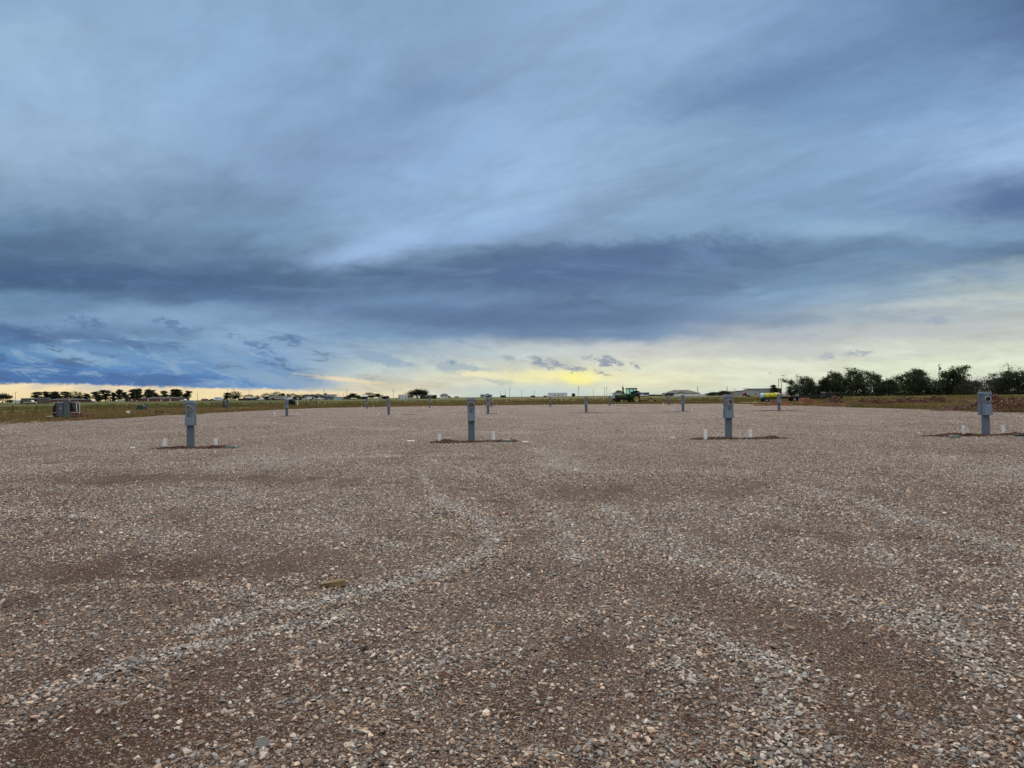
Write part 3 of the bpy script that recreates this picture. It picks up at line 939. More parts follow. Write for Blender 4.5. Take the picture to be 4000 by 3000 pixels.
heap('large dark red dirt mound behind the rightmost near pedestal', 3790, 4120, 49.5, 5.0, 1.12, m_redd, 3, [(.33, 1.0, .16), (.6, .6, .2), (.9, .45, .15)])
heap('low dark red dirt bank spilling onto the gravel edge', 3632, 3880, 54.0, 4.0, .62, m_redd, 5, [(.35, .7, .25), (.75, 1.0, .25)])
heap('long ridge of clodded red dirt in front of the right tree line', 3275, 3800, 84, 5.0, .95, m_redd, 8, [(.1, .7, .06), (.25, .9, .1), (.5, .6, .1), (.7, .85, .1), (.92, 1., .08)], rough=1.7)
heap('far end of the clodded red dirt ridge, beyond the rightmost pedestal', 3800, 4200, 83, 5.0, 1.0, m_redd, 9, [(.2, .9, .1), (.6, .8, .2)], rough=1.7)
heap('peaked orange dirt mound in front of the black flatbed trailer', 3085, 3215, 87, 4.0, 1.05, m_orad, 12, [(.48, 1.0, .2), (.85, .5, .12)])
heap('dark rounded dirt mound under the trailer gooseneck', 3225, 3300, 88, 4.0, .85, m_redd, 14, [(.5, 1.0, .3)])
heap('long low orange dirt bank beside the gravel below the yellow tank', 2930, 3120, 86, 4.5, .55, m_orad, 16, [(.2, .5, .2), (.6, .9, .2), (.95, 1., .1)], rough=1.4)
heap('low spread of orange dirt and grass right of the peaked mound', 3150, 3330, 80, 3.5, .36, m_orad, 18, [(.2, .8, .2), (.6, 1., .2)], rough=1.4)
# left side
heap('brown dirt mound beside the nearest grey electrical cabinets', 262, 352, 57.5, 3.2, .62, m_darkd, 21, [(.3, 1.0, .25), (.72, .55, .12)])
heap('thin bare dirt patch along the left gravel edge', 330, 470, 56.5, 1.4, .16, m_darkd, 22, None)
heap('pair of small brown dirt humps beyond the first middle-row pedestal', 1160, 1222, 118, 4, .62, m_darkd, 23, [(.18, .9, .14), (.62, 1.0, .14)])
heap('tiny brown dirt hump right of the pair of humps', 1238, 1256, 119, 2, .4, m_darkd, 24, None)
heap('pale clodded dirt spoil where the far gravel edge bends', 1176, 1205, 110.5, 2.5, .34, m_orad, 25, None)
heap('low dark dirt ridge behind the second set of cabinets', 905, 1000, 97, 2.0, .22, m_darkd, 26, None)

# ------------------------------------------------------------------ litter on the gravel
m_wood = Mt('weathered offcut wood'); t = m_wood.node_tree; b = principled(m_wood, 0.85, 0.2)
oc = objco(t); sx, sy, sz = sep(t, oc)
gr = noise(t, xyz(t, sx * 3, sy * 40, sz * 40), 3.0, 5, 0.6)
t.links.new(ramp(t, gr, [(0.3, srgb(84, 70, 50)), (0.55, srgb(126, 110, 80)), (0.75, srgb(152, 136, 104))]).k, b.inputs['Base Color']); bump(t, gr, .5, .005, b)
g = gp(1300, 2306)
mb = MB()
vs = [(-.092, -.022, 0), (.088, -.026, .0), (.094, .026, .0), (-.086, .03, .0), (-.095, -.026, .020), (.09, -.020, .043), (.078, .030, .046), (-.05, .032, .026)]
mb.add(vs, [(0, 3, 2, 1), (4, 5, 6, 7), (0, 1, 5, 4), (1, 2, 6, 5), (2, 3, 7, 6), (3, 0, 4, 7)])
w_ = mb.build('wood_offcut', m_wood, None, bevel=.003, label='broken tan wood offcut lying on the gravel in the foreground', category='wood offcut')
w_.location = (g.x, g.y, .035); w_.rotation_euler = (R(4), R(0), R(8))
m_gcover = simple('faded green plastic', srgb(96, 112, 104), 0.5)
m_blk = simple('black plastic', (0.012, 0.012, 0.014), 0.5)
LIT = [(1605, 1729, .24, .05, 'narrow white plastic strip lying left of the clock-socket pedestal', m_white, 'plastic_strip', 3),
       (2052, 1732, .2, .04, 'narrow white plastic strip lying right of the clock-socket pedestal', m_white, 'plastic_strip', -4),
       (2628, 1716, .12, .04, 'short white plastic strip lying left of the copper-dotted pedestal', m_white, 'plastic_strip', 5),
       (518, 1756, .12, .04, 'short white plastic strip lying at the far left of the nearest row', m_white, 'plastic_strip', 3),
       (3590, 1697, .09, .05, 'small white scrap tilted on the dirt left of the rightmost pedestal', m_white, 'plastic_scrap', 40)]
for x, y, L_, w, lab, mt, nm, rz in LIT:
    g = gp(x, y)
    o = MB().box(-L_ / 2, L_ / 2, -w / 2, w / 2, 0, .018, top=(.004, .004)).build(nm, mt, None, label=lab, category='litter')
    o.location = (g.x, g.y, .045); o.rotation_euler = (R(20), 0, R(rz))
VB = [(902, 1747, .3, 'flat green valve box lid in the dirt right of the leftmost near pedestal', m_gcover), (1978, 1722, .28, 'flat green valve box lid in the dirt right of the clock-socket pedestal', m_gcover),
      (3727, 1706, .26, 'pale green valve box lid in the dirt left of the rightmost pedestal', m_gcover), (3990, 1700, .3, 'black valve box lid in the dirt at the right edge', m_blk)]
for x, y, w, lab, mt in VB:
    g = gp(x, y, .06)
    o = thing('valve_box', lab, 'valve box', (g.x, g.y, .0), R(random.uniform(-8, 8)), 'valve boxes set in the dirt strips')
    MB().box(-w / 2, w / 2, -.1, .1, .0, .085).build('box_body', mt, o, bevel=.01)
    MB().box(-w / 2 + .01, w / 2 - .01, -.09, .09, .0845, .1).build('lid', mt, o, bevel=.006)

# ------------------------------------------------------------------ electrical services on the left
m_cab = simple('cabinet grey', srgb(56, 68, 78), 0.45, 0, 0.06, 2, .4)
m_cab2 = simple('cabinet pale grey', srgb(72, 85, 93), 0.45, 0, 0.06, 2, .4)
m_rust = simple('rusty steel', srgb(58, 38, 30), 0.85, 0, .25, 8)
m_galv = simple('galvanised steel', srgb(168, 176, 182), 0.45, .3, .08)
m_bbox = simple('black box plastic', srgb(20, 22, 26), 0.7, 0, .2, 1.5, .2)
m_dgreen = simple('dark green enamel', srgb(44, 58, 50), 0.5, 0, .1)


def service(label, x, y, D, full=True):
    g = place(x, D); s = 1.0
    o = thing('electrical_service', label, 'electrical cabinet', g, R(4), 'grey electrical cabinets along the left field edge')
    if full:
        for xx in (-.66, .30): MB().tube((xx, .12, -.1), (xx, .12, 1.50), .045, n=8).build('post', m_rust, o)
        for zz in (1.33, .55): MB().box(-.8, 1.08, .06, .10, zz, zz + .045).build('rail', m_galv, o)
        for xx in (-.42, -.12, .84, 1.02): MB().tube((xx, .08, 1.38), (xx, .08, 1.46), .025, n=8).build('bolt_stub', m_galv, o)
        c1 = MB().box(-.48, -.30, -.12, .05, .30, 1.28).build('side_panel', m_cab, o, bevel=.01)
        c2 = MB().box(-.295, .02, -.16, .05, .30, 1.30).build('breaker_panel', m_cab2, o, bevel=.01)
        MB().box(-.15, -.10, -.163, -.159, .86, .96).build('label_plate', m_white, c2)
        c3 = MB().box(.04, .12, -.14, .05, .15, 1.52).build('wiring_trough', m_cab, o, bevel=.01)
        c4 = MB().box(.125, .44, -.2, .05, .18, 1.54).build('main_cabinet', m_cab2, o, bevel=.01)
        MB().box(.12, .445, -.205, .055, 1.54, 1.565).build('rain_hood', m_cab2, c4)
        for xx, z1 in ((-.2, .3), (.08, .15)): MB().tube((xx, -.05, -.1), (xx, -.05, z1), .03, n=8).build('conduit', m_galv, o)
    else:
        MB().tube((-.48, .1, -.1), (-.48, .1, 1.42), .07, n=8).build('post', m_rust, o)
        MB().box(-.5, .52, .06, .10, 1.15, 1.2).build('rail', m_galv, o)
        c2 = MB().box(-.36, .02, -.16, .05, .25, 1.22).build('breaker_panel', m_cab, o, bevel=.01)
        MB().box(.035, .33, -.2, .05, .1, 1.50).build('main_cabinet', m_cab2, o, bevel=.01)
        MB().box(-.1, -.04, -.163, -.159, .8, 1.02).build('label_plate', m_white, c2)
        MB().tube((-.2, -.05, -.1), (-.2, -.05, .25), .03, n=8).build('conduit', m_galv, o)
    return o


service('nearest tall grey electrical cabinets on rusty posts by the dirt mound', 248, 1640, 55.5)
service('grey electrical cabinets on a rusty post farther along the left field edge', 884, 1600, 104, False)


def black_box(label, x0, x1, D, h):
    X0, X1 = at(x0, D), at(x1, D); w = X1 - X0
    o = thing('transformer_box', label, 'transformer', ((X0 + X1) / 2, D, 0), 0, 'black transformer boxes beyond the cabinets')
    b_ = MB().prism([(-w / 2, 0), (w / 2, 0), (w / 2, h * .55), (w / 2 - .1 * h, h * .93), (-w / 2 + .28 * h, h * .93), (-w / 2, h * .75)], 0, w * .5).build('body', m_bbox, o, bevel=.03)
    MB().box(-w * .36, w * .41, .02, w * .5, h * .93, h).build('lid', m_bbox, o, bevel=.03)
    MB().box(w * .25, w * .32, -.012, -.002, h * .84, h * .9).build('warning_label', m_white, b_)
    return o


black_box('large black transformer box behind the nearest grey cabinets', 205, 286, 60, 1.36)
black_box('black transformer box beyond the leftmost middle-row pedestal', 1124, 1151, 148, 1.32)
X = at(1162, 146)
MB().tube((0, 0, -.1), (0, 0, 1.2), .09, n=8).build('marker_post', m_white, None, label='short white post right of the far black transformer box', category='post').location = (X, 146, 0)
X = at(311, 59.2)
for k, (dx_, lean, lab) in enumerate(((0, -3, 'white pipe standing upright at the right end of the black transformer box'), (-.16, -9, 'thin white pipe leaning on the black transformer box'))):
    o = MB().tube((0, 0, -.05), (0, 0, 1.25), .02, n=8).build('loose_pipe', m_pvc, None, label=lab, category='pipe')
    o.location = (X + dx_, 59.2, .05); o.rotation_euler = (R(-6), R(lean), 0)
g = gp(215, 1634)
MB().tube((-.75, 0, 0), (.6, 0, .07), .03, n=8).build('loose_pipe', m_pvc, None, label='pale pipe lying in the grass before the nearest cabinets', category='pipe').location = (g.x, g.y, .16)
# green utility pedestal, grey box, slab
g = place(549, 91)
o = thing('utility_box', 'squat dark green utility box in the dry grass left of the lot', 'utility box', g, R(6))
MB().box(-.43, .43, -.3, .3, 0, .78, top=(.02, .03)).build('body', m_dgreen, o, bevel=.03)
MB().box(-.45, .45, -.32, .32, .78, .86, top=(.05, .06)).build('lid', m_dgreen, o, bevel=.02)
MB().box(-.42, -.36, -.304, -.298, .6, .66).build('warning_label', m_white, o)
g = place(571, 92)
o = thing('meter_post', 'small grey meter box on a post beside the dark green utility box', 'meter post', g, R(-10))
MB().box(-.06, .06, -.05, .05, -.1, .5).build('post', m_cab, o); MB().box(-.17, .17, -.12, .1, .42, 1.05, top=(.05, .02)).build('meter_box', m_cab2, o, bevel=.02); MB().box(-.22, .3, -.2, .1, 0, .16).build('base_slab', m_cab, o, bevel=.01)
g = place(628, 73)
o = thing('steel_grate', 'flat black steel grate on short legs in the dry grass', 'grate', g, R(2))
MB().box(-.38, .38, -.3, .3, .28, .35).build('grate_top', m_blk, o, bevel=.008)
for xx in (-.33, .33): MB().box(xx - .03, xx + .03, -.27, -.21, -.05, .28).build('leg', m_rust, o)
g = place(500, 75)
o = thing('irrigation_box', 'small white box low in the grass at the left gravel edge', 'utility box', g, R(0))
MB().box(-.14, .14, -.12, .12, 0, .36).build('body', m_white, o, bevel=.02); MB().box(-.08, .02, -.123, -.119, .1, .2).build('label_plate', m_plate, o)

# ------------------------------------------------------------------ wire fence on the left
m_tpost = simple('green steel post', srgb(38, 42, 36), .7); m_tip = simple('white post tip', srgb(210, 212, 208), .6); m_wire = simple('fence wire', srgb(92, 92, 88), .5, .4)
FX = -58.0
fo = thing('wire_fence', 'long barbed wire fence on thin dark posts with white tips across the left field', 'fence', (FX, 60, 0))
ysf = np.arange(62, 206, 4.25)
tp = MB().box(-.028, .028, -.028, .028, -.2, 1.16, 0).box(-.03, .03, -.03, .03, 1.1601, 1.30, 1).mesh('post', [m_tpost, m_tip])
for yy in ysf:
    p_ = link('post', tp, fo); p_.location = (random.uniform(-.05, .05), yy - 60, ground_z(FX, yy)); p_.rotation_euler = (R(random.uniform(-2, 2)), R(random.uniform(-3, 3)), 0)
w_ = MB()
for zz in (.35, .62, .9, 1.12): w_.tube((0, 2, zz), (0, 146, zz + ground_z(FX, 206)), .009, n=3)
w_.build('wire', m_wire, fo)
for yy, dx_ in ((146.5, 0), (146.5, 1.7)):
    MB().tube((dx_, yy, -.2), (dx_, yy, 1.5), .11, n=8).build('brace_post', simple('old wood', srgb(66, 52, 42), .9), fo)
MB().tube((0, 146.5, 1.1), (1.7, 146.5, .3), .05, n=6).build('brace', MATS['old wood'], fo)
g = place(1277, 128)
MB().tube((0, 0, -.1), (.06, 0, .75), .07, n=7).build('fence_stake', MATS['old wood'], None, label='lone leaning stub stake in the far dry grass', category='stake').location = g
fo = thing('post_and_rail_fence', 'dark post fence in front of the low white and brown house', 'fence', place(1580, 420), 0)
wf = MB()
for k in range(6): MB().box(k * 1.7 - 4.6, k * 1.7 - 4.4, -.1, .1, -.2, 1.35 + .2 * (k % 2)).build('post', m_tpost, fo)
MB().box(-4.6, 4.1, -.03, .03, .9, 1.0).build('rail', m_tpost, fo)

# ------------------------------------------------------------------ trees
def leaf_mat(name, c0, c1, c2):
    m = Mt(name); t = m.node_tree; b = principled(m, 0.75, 0.25)
    gn = t.nodes.new('ShaderNodeNewGeometry'); r_ = E(t, gn.outputs['Random Per Island'])
    c = ramp(t, r_, [(0.0, c0), (0.5, c1), (1.0, c2)])
    t.links.new(c.k, b.inputs['Base Color'])
    tr = t.nodes.new('ShaderNodeBsdfTranslucent'); t.links.new(c.k, tr.inputs[0])
    mx = t.nodes.new('ShaderNodeMixShader'); mx.inputs[0].default_value = 0.25
    t.links.new(b.outputs[0], mx.inputs[1]); t.links.new(tr.outputs[0], mx.inputs[2])
    t.links.new(mx.outputs[0], t.nodes['Material Output'].inputs[0])
    return m


m_leaf = leaf_mat('dark foliage', (.013, .022, .009), (.023, .036, .014), (.042, .056, .022))
m_leaf2 = leaf_mat('mid foliage', (.020, .034, .012), (.036, .056, .020), (.062, .082, .032))
m_leaf3 = leaf_mat('yellow green foliage', (.12, .14, .02), (.2, .2, .04), (.28, .26, .06))
m_leaf4 = leaf_mat('pale foliage', (.16, .18, .12), (.22, .23, .15), (.28, .28, .2))
m_bark = simple('bark', srgb(52, 46, 40), .9, 0, .3, 2)
m_bark2 = simple('grey purple bark', srgb(92, 80, 82), .9, 0, .25, 2)


def tree_mesh(kind, seed, leafm, barkm):
    """returns trunk mesh and crown mesh of a tree about 8 m tall (twigs belong to the trunk)"""
    rng = random.Random(seed)
    tb = MB(); tips = []
    def grow(p, d, L, r, lev, maxlev, spread, up):
        segs = 3 if lev < 2 else 2
        for s_ in range(segs):
            d = (d + Vector((rng.gauss(0, .10), rng.gauss(0, .10), rng.gauss(0, .07) + up * .08))).normalized()
            q = p + d * (L / segs)
            r2 = r * .84
            tb.tube(p, q, r, r2, n=6 if lev < 2 else 3, caps=False)
            p, r = q, r2
            if lev >= 1: tips.append((p.copy(), lev))
        if lev >= maxlev: return
        for k in range(rng.choice((2, 3, 3)) if lev else rng.choice((3, 4))):
            a = rng.uniform(0, 2 * math.pi)
            side = Vector((math.cos(a), math.sin(a), 0))
            nd = (d * (1 - spread * .5) + side * spread * rng.uniform(.6, 1.25) + Vector((0, 0, up * .25))).normalized()
            grow(p, nd, L * rng.uniform(.62, .84), r * .68, lev + 1, maxlev, spread, up)
    def leader(p, d, H_, r0, nside, lo, hi, reach, up, dens_lo=.2):
        """a stem with side limbs all the way up; limbs end in twigs that carry leaf clumps"""
        n_ = 9; pts = [p.copy()]
        for s_ in range(n_):
            d = (d + Vector((rng.gauss(0, .07), rng.gauss(0, .07), .06))).normalized()
            q = p + d * (H_ / n_); ra = r0 * (1 - s_ / n_ * .85); rb = r0 * (1 - (s_ + 1) / n_ * .85)
            tb.tube(p, q, ra, rb, n=6, caps=False); p = q; pts.append(p.copy())
        for k in range(nside):
            f = lo + (hi - lo) * (k + rng.random()) / nside
            i_ = min(n_ - 1, int(f * n_)); o_ = pts[i_].lerp(pts[i_ + 1], f * n_ - i_)
            a = rng.uniform(0, 2 * math.pi)
            L_ = reach(f) * rng.uniform(.55, 1.2)
            dd = Vector((math.cos(a), math.sin(a), up + rng.gauss(0, .25))).normalized()
            pp = o_; rr__ = r0 * .35 * (1 - f * .6); keep = rng.random() > .12
            for s_ in range(3):
                dd = (dd + Vector((rng.gauss(0, .18), rng.gauss(0, .18), .10 + rng.gauss(0, .1)))).normalized()
                qq = pp + dd * L_ / 3; tb.tube(pp, qq, rr__, rr__ * .6, n=4, caps=False); rr__ *= .6
                for t2 in range(2):
                    de = (dd + Vector((rng.gauss(0, .6), rng.gauss(0, .6), rng.gauss(.25, .4)))).normalized(); e_ = pp.lerp(qq, rng.random()) + de * L_ * .28
                    tb.tube(pp.lerp(qq, .5), e_, rr__ * .7, .012, n=3, caps=False)
                    if keep: tips.append((e_, 3))
                pp = qq
                if keep and s_ > 0: tips.append((pp.copy(), 3))
        tips.append((p, 3))
    if kind == 'mesquite':        # several upright stems, ragged crown almost to the ground
        for k in range(rng.choice((3, 4, 4))):
            a = rng.uniform(0, 6.28); H_ = rng.uniform(5.6, 8.6)
            leader(Vector((math.cos(a) * .5, math.sin(a) * .5, -.2)), Vector((math.cos(a) * .38, math.sin(a) * .38, 1)).normalized(), H_, .15, 17, .16, .98,
                   lambda f: 2.3 * (1.12 - .75 * f) * min(1, .55 + f * 1.5), .45)
        cl, rad, sz, pl = 13, .36, .15, lambda p: 1 if p.z > 1.4 else .5
    elif kind == 'bare':
        for k in range(3):
            a = rng.uniform(0, 6.28)
            grow(Vector((math.cos(a) * .2, math.sin(a) * .2, -.2)), Vector((math.cos(a) * .5, math.sin(a) * .5, 1)).normalized(), 2.5, .26, 0, 5, .62, .5)
        cl, rad, sz, pl = 0, .5, .2, lambda p: 0
    elif kind == 'bare_thin':
        for k in range(2):
            leader(Vector((0, 0, -.2)), Vector((-.12 + .24 * k, 0, 1)).normalized(), 8.0 - k, .12, 20, .25, 1, lambda f: 2.0 * (1.1 - .7 * f), .9)
        cl, rad, sz, pl = 4, .35, .12, lambda p: 1 if p.z < 5.2 else .3
    elif kind == 'elm':           # clear stem, layered boughs with sky between
        leader(Vector((0, 0, -.2)), Vector((rng.gauss(0, .05), 0, 1)), 7.6, .22, 30, .07, .99, lambda f: 2.9 * (1.12 - .68 * f) * min(1, .7 + f * 1.8), .22)
        cl, rad, sz, pl = 22, .42, .23, lambda p: 1
    elif kind == 'round':
        grow(Vector((0, 0, -.2)), Vector((0, 0, 1)), 1.7, .2, 0, 3, .85, .3)
        for k in range(110):
            a = rng.uniform(0, 6.28); ph = math.acos(rng.uniform(-1, 1)); q = rng.uniform(.35, 1) ** .5
            tips.append((Vector((math.cos(a) * math.sin(ph) * 3.1 * q, math.sin(a) * math.sin(ph) * 3.1 * q, 4.3 + math.cos(ph) * 3.4 * q)), 3))
        cl, rad, sz, pl = 16, .55, .24, lambda p: 1
    elif kind == 'wide':          # large spreading crown
        for k in range(2):
            grow(Vector((.3 * k, 0, -.2)), Vector((.25 - .5 * k, 0, 1)).normalized(), 2.4, .22, 0, 4, .85, .25)
        for k in range(170):
            a = rng.uniform(0, 6.28); ph = math.acos(rng.uniform(-.85, 1)); q = rng.uniform(.5, 1.05)
            tips.append((Vector((math.cos(a) * math.sin(ph) * 4.6 * q, math.sin(a) * math.sin(ph) * 3.6 * q, 3.9 + math.cos(ph) * 3.6 * q)), 3))
        cl, rad, sz, pl = 12, .55, .24, lambda p: 1
    elif kind == 'conifer':
        tb.tube((0, 0, -.2), (0, 0, 7.4), .16, .03, n=6)
        for k in range(130):
            z = rng.uniform(.5, 7.8); a = rng.uniform(0, 6.28); rr_ = (8.2 - z) * .30 * rng.uniform(.5, 1)
            tips.append((Vector((math.cos(a) * rr_, math.sin(a) * rr_, z)), 3))
        cl, rad, sz, pl = 10, .35, .18, lambda p: 1
    else:                         # bush
        for k in range(5):
            a = rng.uniform(0, 6.28)
            grow(Vector((0, 0, -.1)), Vector((math.cos(a) * .8, math.sin(a) * .8, 1)).normalized(), 1.5, .07, 0, 3, .7, .3)
        for k in range(60):
            a = rng.uniform(0, 6.28); q = rng.uniform(.2, 1)
            tips.append((Vector((math.cos(a) * 3.3 * q, math.sin(a) * 2.2 * q, rng.uniform(.2, 3.2) * (1.2 - q * .6))), 3))
        cl, rad, sz, pl = 12, .55, .24, lambda p: 1
    zmax = max(p.z for p, _ in tips)
    lv = []
    for p, lev in tips:
        if lev < 2 or rng.random() > pl(p): continue
        dens = rng.uniform(.3, 1.3)
        for k in range(int(cl * dens)):
            c = p + Vector((rng.gauss(0, rad), rng.gauss(0, rad), rng.gauss(0, rad * (.45 if kind == 'elm' else .8))))
            if c.z < .1: continue
            a = Vector((rng.gauss(0, 1), rng.gauss(0, 1), rng.gauss(0, 1))).normalized()
            b_ = a.orthogonal().normalized(); c2 = a.cross(b_)
            s_ = sz * rng.uniform(.6, 1.3)
            lv += [c + b_ * s_, c + c2 * s_ * .6, c - b_ * s_, c - c2 * s_ * .6]
    tme = tb.mesh(kind + '_trunk', [barkm], False)
    cme = None
    if lv:
        n = len(lv) // 4
        cme = mesh_np(kind + '_crown', np.array([tuple(q) for q in lv]), np.arange(n * 4).reshape(n, 4), [leafm])
    allp = np.array([tuple(q) for q in lv] or [tuple(p) for p, _ in tips])
    H = np.percentile(allp[:, 2], 99.5); W = np.percentile(allp[:, 0], 98) - np.percentile(allp[:, 0], 2)
    return tme, cme, H, W


LIB = {}
def lib(kind, leaf='dark', n=4):
    key = (kind, leaf)
    if key not in LIB:
        lm = {'dark': m_leaf, 'mid': m_leaf2, 'yellow': m_leaf3, 'pale': m_leaf4}[leaf]
        LIB[key] = [tree_mesh(kind, 50 + 13 * k + len(kind), lm, m_bark2 if kind.startswith('bare') else m_bark) for k in range(n)]
    return LIB[key]


def tree(label, x, D, w, h, kind, leaf='dark', name='tree', group=None, n=4, cat='tree', var=None):
    L = lib(kind, leaf, n)
    k = random.randrange(len(L)) if var is None else var % len(L)
    tm, cm, H, W = L[k]
    g = place(x, D)
    o = thing(name, label, cat, g, random.choice((0, math.pi)) + random.uniform(-.25, .25), group, (w / W, w / W, h / H))
    link('trunk', tm, o)
    if cm: link('crown', cm, o)
    return o


# right tree line: x, top y, width px, kind
RT = [(3100, 1510, 34, 'mesquite', 'tattered little tree leaning out at the left end of the right tree line'), (3140, 1472, 82, 'mesquite', 'round dark tree, first big one from the left in the right tree line'),
      (3186, 1472, 52, 'mesquite', 'narrower tree right of the first big one in the right tree line'), (3213, 1474, 46, 'mesquite', 'tree with flat top behind the gooseneck box in the right tree line'),
      (3236, 1468, 26, 'bare_thin', 'thin half bare tree between two dark trees above the gooseneck'), (3256, 1487, 56, 'bush', 'low dense dark tree above the trailer gooseneck'),
      (3287, 1460, 66, 'mesquite', 'tree just left of the tallest dark crown in the right tree line'), (3330, 1440, 84, 'mesquite', 'tallest and broadest dark tree in the left half of the right tree line'),
      (3386, 1439, 62, 'mesquite', 'tall open tree with sky gaps right of the broadest dark tree'), (3430, 1452, 52, 'mesquite', 'tall slim tree at the right end of the left tree cluster'),
      (3476, 1483, 56, 'bush', 'low tree before the pale carport in the gap of the right tree line'), (3492, 1464, 44, 'bare_thin', 'feathery half bare tree rising in the gap of the right tree line'),
      (3535, 1445, 80, 'mesquite', 'airy tall tree just right of the gap in the right tree line'), (3585, 1464, 64, 'mesquite', 'shorter dense tree left of the utility pole with transformer'),
      (3642, 1446, 80, 'mesquite', 'dark tree directly left of the pole with transformer'), (3702, 1436, 90, 'mesquite', 'broad tall tree directly right of the pole with transformer'),
      (3757, 1450, 50, 'bare_thin', 'half bare tree left of the leafless purple grey tree'), (3772, 1484, 66, 'bush', 'low dark bushy tree below the leafless purple grey tree'),
      (3815, 1460, 96, 'bare', 'leafless purple grey tree right of the dark trees'), (3850, 1488, 60, 'bare', 'smaller leafless grey tree left of the rightmost near pedestal'),
      (3893, 1452, 66, 'mesquite', 'leafy tree directly behind the rightmost near pedestal'), (3938, 1424, 60, 'bare_thin', 'tall tree with bare forked twigs above its crown near the right edge'),
      (3938, 1462, 80, 'mesquite', 'dense crown under the bare forked twigs near the right edge'), (3990, 1450, 66, 'mesquite', 'leafy tree cut by the right edge of the picture'), (4050, 1445, 90, 'mesquite', 'tree beyond the right edge of the right tree line')]
for k, (x, top, w, kind, lab) in enumerate(RT):
    D = 262 + (k * 7 % 5) * 4
    h = (1572 - .011 * x - top) * D / F + CAM_H
    tree(lab, x, D, w * D / F * 1.22, h, kind, 'mid' if k in (8, 9, 12, 15, 21) else 'dark', group='ragged trees of the right tree line', n=6 if kind == 'mesquite' else 3, var=k * 5 + 1)
# brushwood under them
NB = np.random.RandomState(5)
vv = []
for (a, b_) in ((3120, 3455), (3500, 4100)):
    n = int((b_ - a) * 40)
    xs_ = NB.uniform(a, b_, n); Ds = NB.uniform(264, 284, n)
    X = np.array([at(q, d) for q, d in zip(xs_, Ds)]); zc_ = NB.uniform(0, 1, n) ** 1.4 * 5.2 * (0.35 + fbm(X * .3, X * 0, 4, 3)) + 1.2 * 0
    C_ = np.stack([X, Ds, zc_ + .35], 1)
    A_ = NB.normal(0, 1, (n, 3)); A_ /= np.linalg.norm(A_, axis=1)[:, None]
    B_ = np.cross(A_, NB.normal(0, 1, (n, 3))); B_ /= np.linalg.norm(B_, axis=1)[:, None]
    s_ = NB.uniform(.1, .3, n)[:, None]
    q = np.stack([C_ + A_ * s_, C_ + B_ * s_ * .6, C_ - A_ * s_, C_ - B_ * s_ * .6], 1).reshape(-1, 3)
    vv.append(q)
vv = np.concatenate(vv)
link('undergrowth', mesh_np('undergrowth', vv, np.arange(len(vv)).reshape(-1, 4), [m_leaf]), kind='stuff', label='dark brushwood filling the foot of the right tree line')

# left and middle distance: x, top, width, kind, leaf, label
LT = [(8, 1537, 50, 'wide', 'dark', 'dark spreading tree cut by the left edge of the picture'), (42, 1562, 26, 'bush', 'dark', 'low dark bush between the left edge tree and the utility pole'),
      (141, 1531, 38, 'elm', 'dark', 'dark tree above the right end of the long grey shed'), (176, 1530, 34, 'elm', 'dark', 'first tree from the left behind the brick house with chimney'),
      (202, 1530, 36, 'elm', 'dark', 'second tree from the left behind the brick house with chimney'), (231, 1531, 26, 'elm', 'dark', 'slim tree above the chimney of the brick house'),
      (260, 1530, 38, 'elm', 'dark', 'tree above the nearest tall electrical cabinet'), (294, 1529, 50, 'round', 'dark', 'broad round tree at the right end of the brick house with chimney'),
      (345, 1538, 28, 'elm', 'dark', 'small lone tree between the two brick houses')]
row = [(384, 1530, 30), (414, 1524, 46), (440, 1534, 24), (474, 1522, 32), (497, 1532, 24)]
LT += [(x, t_, w, 'elm', 'dark', '%s tree from the left in the open row beside the white shed' % ORD[k + 1]) for k, (x, t_, w) in enumerate(row)]
row = [(519, 1520, 38), (547, 1519, 38), (572, 1521, 30), (610, 1524, 38), (644, 1527, 28), (674, 1521, 44), (702, 1521, 38), (722, 1527, 30)]
LT += [(x, t_, w, 'elm', 'dark', '%s tree from the left in the row behind the long brick building' % ORD[k + 1]) for k, (x, t_, w) in enumerate(row)]
LT += [(885, 1534, 28, 'elm', 'dark', 'dark tree above the farther electrical cabinets'), (917, 1528, 38, 'round', 'dark', 'dense tilted round tree right of the farther electrical cabinets'),
       (972, 1541, 36, 'round', 'dark', 'dark tree behind the pale low building left of the lettered trailer'), (1006, 1544, 24, 'conifer', 'dark', 'small pointed dark tree left of the lettered trailer'),
       (1041, 1536, 36, 'round', 'dark', 'flat topped dark tree at the left end of the lettered trailer'), (1081, 1530, 32, 'round', 'dark', 'tallest dark tree directly behind the lettered trailer'),
       (1110, 1537, 24, 'elm', 'dark', 'dark tree at the right end of the lettered trailer'), (1130, 1538, 12, 'elm', 'pale', 'pale thin tree right of the lettered trailer'), (1144, 1537, 30, 'round', 'dark', 'dark pointed tree right of the pale thin tree')]
row = [(1174, 1541, 30), (1197, 1540, 24), (1219, 1540, 25), (1242, 1538, 30), (1272, 1544, 34)]
LT += [(x, t_, w, 'round', 'dark', '%s round clipped tree from the left before the long pale building' % ORD[k + 1]) for k, (x, t_, w) in enumerate(row)]
